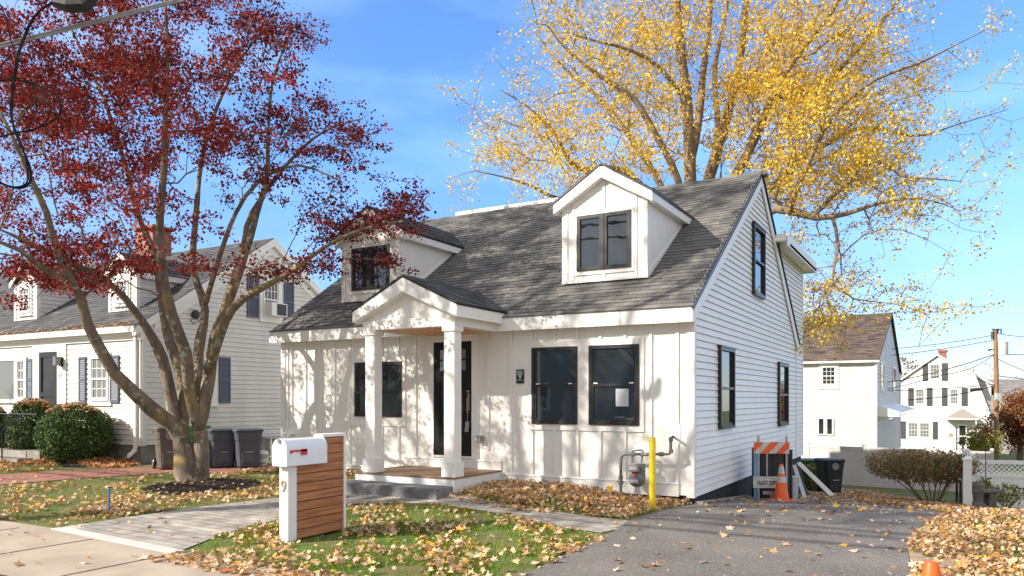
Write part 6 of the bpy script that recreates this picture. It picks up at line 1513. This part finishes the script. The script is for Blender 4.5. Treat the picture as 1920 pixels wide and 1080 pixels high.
# ---- shrubs
def blob_shrub(P, rx, rz, m, label, seed, n=26000, sz=(.018, .034), caps=True, cz=None, ry=None):
    """clipped evergreen: needle sprays over a lumpy volume, twiggy stem inside, fallen leaves on top"""
    rng = np.random.default_rng(seed); ry = ry or rx; t = thing('clipped_shrub', label, 'shrub', P, 0, 'clipped evergreen shrubs'); c = P+UP*(cz or rz)
    b = MB()
    for k in range(9):
        a = k*.7; b.tube([P, P+np.array([math.cos(a)*rx*.25, math.sin(a)*ry*.25, rz*.6]), c+np.array([math.cos(a)*rx*.6, math.sin(a)*ry*.6, rz*.2])], [.03, .02, .01], 5)
    b.build('stem', M['ybark'], t)
    d = rng.normal(size=(n, 3)); d /= np.linalg.norm(d, axis=1)[:, None]
    lump = 1+.07*np.sin(d[:, 0]*6+seed)*np.sin(d[:, 1]*7)+.05*np.sin(d[:, 2]*9+d[:, 0]*5)+.03*np.sin(d[:, 0]*23)*np.sin(d[:, 2]*21)
    sq = 1/np.maximum(np.abs(d).max(1), .62)*.72
    rr_ = rng.uniform(.78, 1.02, n)*lump*(.80+.20*sq)
    q = c+d*rr_[:, None]*np.array([rx, ry, rz]); q = q[q[:, 2] > P[2]+.06]
    instmesh('foliage', LEAF5, q, rng.uniform(*sz, len(q))*1.6, M['yew'] if m is None else m, t)
    if caps:
        u = d[(d[:, 2] > .72)][:int(480*rx)]; q = c+u*np.array([rx, ry, rz])*1.0*(1+.05*rng.uniform(size=(len(u), 1)))+UP*.015
        instmesh('caught_leaves', MAPLE, q, rng.uniform(.04, .08, len(q)), M['olitter'], t, mode='flat', lean=.5)
def shrub_at(x0, x1, ytop, ybot, d, label, seed, **k):
    c = at((x0+x1)/2, ybot, d); c[2] = max(gz(c[0], c[1]), at((x0+x1)/2, ybot, d)[2]) if False else gz(c[0], c[1])
    rx = (x1-x0)/2*d/FPX; zt_ = 1.5+(748-ytop)*d/FPX; rz_2 = (zt_-c[2]-.08)/2
    blob_shrub(c, rx, rz_2*1.12, None, label, seed, cz=rz_2*.92+.02, **k)
shrub_at(75, 203, 755, 860, 18.4, 'large clipped yew with caught orange leaves, nearer the maple', 51)
shrub_at(18, 104, 746, 845, 19.6, 'clipped yew half hidden behind the larger one', 52, n=18000)
shrub_at(-40, 12, 757, 830, 20.0, 'dark clipped yew beyond the railing at the left edge', 53, n=9000)
# loose twiggy shrub by the fence
def loose_shrub(x, ybase, d, w_, h_, lab, m, seed, nt_=260, per=7, lsz=.05, lean=0., low=.35, sig=.07):
    rng = np.random.default_rng(seed); b0 = at(x, ybase, d); b0[2] = gz(b0[0], b0[1]); k = d/FPX; H_ = (ybase-(ybase-h_))*k; r = w_*k/2
    t = thing('loose_shrub', lab, 'shrub', b0, 0); stems = []
    for i in range(16):
        a = rng.uniform(0, 6.28); o = RT*math.cos(a)*.35*r*.5+FWD*math.sin(a)*.2*r; s = b0+o*.6
        e = b0+RT*(math.cos(a)*r*.85+lean)+FWD*math.sin(a)*r*.5+UP*H_*rng.uniform(.6, .95)
        stems.append(([s, s+(e-s)*.5+UP*H_*.08+rng.normal(size=3)*.04, e], [.012, .009, .004]))
    tips = []
    while len(tips) < nt_:
        u, v, z = rng.uniform(-1, 1), rng.uniform(-1, 1), rng.uniform(low, 1)
        if (u*u+v*v) < .25+.75*min(1, (z-low)/(1-low)*2.2): tips.append(b0+RT*(u*r+lean*z)+FWD*v*r*.55+UP*z*H_*(1-.12*u*u))
    P, par, rad, kids, nst = grow(stems, np.array(tips), seed, step=.12, r_tip=.0028, rmin=.0026, wob=.1)
    q = MB(); limbs(q, P, par, rad, kids); q.build('twigs', M['twig'], t)
    q = leafpts(P, rad, nst, rng, per, sig, .02); z = (q[:, 2]-b0[2])/H_; q = q[z > low*.9+rng.normal(size=len(q))*.06]
    instmesh('foliage', LEAF5, q, rng.uniform(.6, 1.3, len(q))*lsz, m, t)
M['twig'] = mat('twig_bark', (.34, .24, .14), (.22, .15, .09), 12, .8)
d_ = dP+1.9
loose_shrub(1745, 922, d_, 200, 98, 'broad twiggy shrub with thin green and brown leaves by the white fence post', M['brownleaf'], 61, 1900, 3.6, .045, lean=-.25, low=.42)
loose_shrub(1527, 862, 23.0, 52, 62, 'small green and yellow shrub behind the house corner', M['greenleaf'], 62, 90, 8, .07, low=.15)
pp = fpt(1885, dP+1.7)
loose_shrub(1888, 913, dP+1.7, 70, 42, 'low tangled garden plant beside the stone bench', M['greenleaf'], 63, 120, 5, .045, low=.1)
loose_shrub(1845, 912, dP+2.0, 26, 50, 'green climbing plant behind the stone bench', M['greenleaf'], 64, 50, 8, .06, low=.1)

# ================================================================ GRASS AND FALLEN LEAVES
def inside(pts, poly):
    x, y = pts[:, 0], pts[:, 1]; r = np.zeros(len(pts), bool); n = len(poly); j = n-1
    for i in range(n):
        xi, yi = poly[i]; xj, yj = poly[j]
        r ^= ((yi > y) != (yj > y)) & (x < (xj-xi)*(y-yi)/(yj-yi+1e-12)+xi); j = i
    return r
GZ = np.vectorize(gz)
def scatter(poly, dens, rng, excl=(), fall=None, noise=0.):
    poly = np.array(poly); lo, hi = poly.min(0), poly.max(0); n = int((hi-lo).prod()*dens); p = rng.uniform(lo, hi, (n, 2)); p = p[inside(p, poly)]
    for e in excl: p = p[~inside(p, e)]
    if noise:
        f = (np.sin(p[:, 0]*2.3+1)*np.sin(p[:, 1]*2.9+.5)+np.sin(p[:, 0]*5.1+p[:, 1]*3.7)*.6+np.sin(p[:, 0]*9.3-p[:, 1]*8.1)*.4+np.sin(p[:, 0]*17+p[:, 1]*15)*.3)/2.3*.5+.5
        p = p[rng.uniform(size=len(p)) < np.clip((f-.5)*noise*2+.5, .04, 1)]
    # thin out with distance from the camera
    d = np.linalg.norm(p-C[:2], axis=1); keep = rng.uniform(size=len(p)) < np.clip((9./d)**1.3, .05, 1) if fall is None else rng.uniform(size=len(p)) < fall(d)
    return p[keep]
rng = np.random.default_rng(77)
hard = [POLY['drive'], POLY['path'], POLY['walk']]
house_fp = [(-W, 0), (0, 0), (0, DB), (-W, DB)]
island = G2([(340, 1038), (400, 1011), (480, 986), (560, 969), (640, 951), (690, 946), (760, 945), (840, 950), (910, 961), (980, 975), (1060, 993), (1126, 1002)])+[(-.02, -5.2), (-.2, -6.3), (-3.3, -6.33)]
leftlawn = [(-24, -6.1), (-6.12, -6.1)]+G2([(200, 976), (330, 957), (430, 944), (525, 933), (600, 925), (650, 917), (650, 890), (560, 872), (330, 890), (200, 897), (100, 904), (0, 912)])+[(-24, .5)]
bedfront = G2([(640, 885), (680, 905)])+[(-5.6, -1.55), (-3.3, -1.5)]+G2([(850, 926), (960, 950), (1050, 963), (1120, 973), (1175, 978), (1240, 962), (1300, 946)])+[(-.05, -.05), (-3.3, -.05), (-8.6, -.05), (-9.3, -1.2)]
rightlawn = [(3.3, -9.4), (3.12, -5.), (3.05, -3.4), (3.0, -2.2), (3.04, -1.0), (3.25, .3), (3.38, 1.2), (3.3, 2.3), (3.0, 3.1), (3.6, 4.9), (9, 8), (14, 4), (14, -9.4)]
nlawn = G2([(-60, 893), (0, 889), (100, 881), (112, 868), (80, 850), (0, 846), (-80, 846)])
backyard = [(.1, 10.7), (1.2, 9.), (1.9, 5.2), (2.9, 3.0), (3.3, 2.4), (3.7, 5.), (3.7, 9), (1.4, 15.2), (-3, 15.5), (-3, 10.7)]
kerbstrip = [(-14, -9.4), (2, -9.4), (2, -7.85), (-14, -7.85)]
def grass(poly, dens, m, name, h=(.035, .075), excl=(), noise=1.2, lean=.45):
    p = scatter(poly, dens, rng, excl, noise=noise); q = np.column_stack([p, GZ(p[:, 0], p[:, 1])-.004]); f = np.sin(q[:, 0]*1.7)*np.sin(q[:, 1]*2.1+1)*.22
    r = np.clip(rng.beta(2, 2.6, len(q))+f, 0, 1); o = instmesh(name, BLADE, q, rng.uniform(*h, len(q)), m, mode='blade', lean=lean, curl=.25, rnd=r); o['kind'] = 'stuff'; return len(q)
ng = grass(island, 9000, M['grass'], 'island_grass', h=(.03, .07), excl=[POLY['path'], POLY['drive'], POLY['walk']], noise=1.)
ng += grass(leftlawn, 5000, M['drygrass'], 'left_lawn_grass', excl=[POLY['path'], POLY['mulch'], POLY['brick'], POLY['walk']], noise=.8, h=(.03, .06))
ng += grass(rightlawn, 3600, M['grass'], 'right_lawn_grass', excl=[POLY['drive']], noise=1.4)
ng += grass(bedfront, 1500, M['grass'], 'front_bed_grass', excl=[POLY['path'], POLY['drive']], noise=2.)
ng += grass(G2([(860, 929), (960, 948), (1060, 961), (1175, 975), (1232, 961), (1100, 948), (980, 933)]), 5000, M['grass'], 'bed_edge_grass', h=(.07, .12), noise=1.8)
ng += grass(nlawn, 3500, M['grass'], 'neighbour_grass', noise=.8)
print('blades', ng)
def litter(poly, dens, name, m='litter', pile=0., sz=(.03, .075), excl=(), noise=0., lean=.45, fall=None):
    p = scatter(poly, dens, rng, excl, noise=noise, fall=fall); z = GZ(p[:, 0], p[:, 1])+.022+rng.uniform(0, 1, len(p))**1.3*pile
    o = instmesh(name, MAPLE, np.column_stack([p, z]), np.clip(rng.lognormal(math.log(sum(sz)/2), .38, len(p)), .02, .11), M[m], mode='flat', lean=lean*1.2, curl=1.3); o['kind'] = 'stuff'; return len(p)
nl = litter(island, 430, 'island_fallen_leaves', pile=.04, noise=1.6, excl=[POLY['path'], POLY['drive']])
nl += litter(leftlawn, 330, 'left_lawn_fallen_leaves', pile=.03, noise=1.5, excl=[POLY['path'], POLY['mulch'], POLY['brick']])
stripL = G2([(230, 972), (330, 955), (430, 942), (525, 931), (600, 922), (650, 910), (640, 893), (520, 905), (440, 925), (300, 935), (200, 940), (60, 945), (60, 960)])
nl += litter(stripL, 560, 'path_edge_fallen_leaves', pile=.05, excl=[POLY['path'], POLY['mulch']], noise=1.2)
nl += litter(bedfront, 2700, 'front_bed_fallen_leaves', sz=(.024, .058), pile=.085, excl=[POLY['path'], POLY['drive'], [(-5.45, -1.95), (-3.3, -1.95), (-3.3, 0), (-5.45, 0)]], lean=.7, fall=lambda d: 1+d*0, noise=.7)
nl += litter(rightlawn, 2000, 'right_lawn_fallen_leaves', sz=(.024, .055), pile=.06, excl=[POLY['drive']], noise=1.1, lean=.6)
nl += litter(backyard, 900, 'backyard_fallen_leaves', pile=.05, fall=lambda d: 1+d*0, noise=.5)
nl += litter(nlawn, 420, 'neighbour_fallen_leaves', 'olitter', pile=.05, fall=lambda d: 1+d*0, noise=1.2)
nbed = G2([(-60, 868), (20, 848), (100, 838), (200, 862), (262, 866), (262, 874), (200, 880), (112, 868), (80, 872)])
nl += litter(nbed, 1100, 'neighbour_bed_fallen_leaves', 'olitter', pile=.06, fall=lambda d: 1+d*0)
nl += litter([(.02, -.9), (3.2, -.9), (3.3, 2.2), (2.9, 3.), (.05, 3.)], 18, 'driveway_fallen_leaves', sz=(.05, .10), fall=lambda d: 1+d*0, lean=.3)
nl += litter([(-.2, -6.5), (3.1, -6.5), (3.1, -.9), (-.2, -.9)], 8, 'scattered_driveway_leaves', sz=(.05, .10), fall=lambda d: 1+d*0, lean=.3)
nl += litter([(.08, 2.4), (2.9, 2.9), (1.9, 5.2), (1.2, 9), (.08, 10)], 110, 'shaded_driveway_leaves', fall=lambda d: 1+d*0, noise=1.2)
nl += litter(G2([(1000, 1060), (1060, 1020), (1126, 1004), (1140, 1014), (1070, 1045), (1000, 1080), (940, 1090)]), 420, 'lawn_edge_fallen_leaves', pile=.03, noise=.8)
nl += litter(POLY['path'], 5, 'path_fallen_leaves', fall=lambda d: 1+d*0, lean=.25)
nl += litter(G2([(850, 926), (960, 950), (1050, 962), (1010, 966), (930, 956), (840, 935), (780, 922)]), 450, 'path_corner_fallen_leaves', pile=.03, lean=.5)
nl += litter(POLY['mulch'], 25, 'mulch_bed_fallen_leaves', fall=lambda d: 1+d*0)
nl += litter(POLY['brick'], 6, 'brick_path_fallen_leaves', 'olitter', fall=lambda d: 1+d*0)
nl += litter([(-13, -7.7), (-1, -7.7), (-1, -6.4), (-13, -6.4)], 5, 'sidewalk_fallen_leaves', fall=lambda d: 1+d*0, sz=(.03, .08), lean=.2)
nl += litter([(-3.6, -6.75), (-.3, -6.75), (-.3, -6.3), (-3.4, -6.3)], 480, 'sidewalk_edge_fallen_leaves', pile=.03)
nl += litter([(-9, -9.3), (-4.9, -9.3), (-4.9, -7.75), (-9, -7.75)], 800, 'verge_fallen_leaves', pile=.06)
# leaves lying in the neighbour's gutter
p = np.column_stack([rng.uniform(NX0-NW, NX0, 900), NY0-.20+rng.uniform(-.05, .16, 900), np.zeros(900)]); p[:, 2] = NZE+.02+np.maximum(0, p[:, 1]-NY0+.25)*nsl
o = instmesh('gutter_leaves', MAPLE, p, rng.uniform(.04, .07, 900), M['olitter'], N, mode='flat', lean=.5)
# mulch chips
for nm, pol, dn in (('mulch_chips', POLY['mulch'], 1800), ('shrub_bed_chips', POLY['nmulch'], 300)):
    p = scatter(pol, dn, rng, fall=lambda d: 1+d*0); f = .5-.5*np.cos(np.clip((p[:, 1]-p[:, 1].min())/(np.ptp(p[:, 1])), 0, 1)*6.28)
    o = instmesh(nm, LEAF5, np.column_stack([p, GZ(p[:, 0], p[:, 1])+.015+rng.uniform(0, .012, len(p))*f]), rng.uniform(.015, .04, len(p)), M['chip'], mode='flat', lean=.3); o['kind'] = 'stuff'
print('litter', nl)
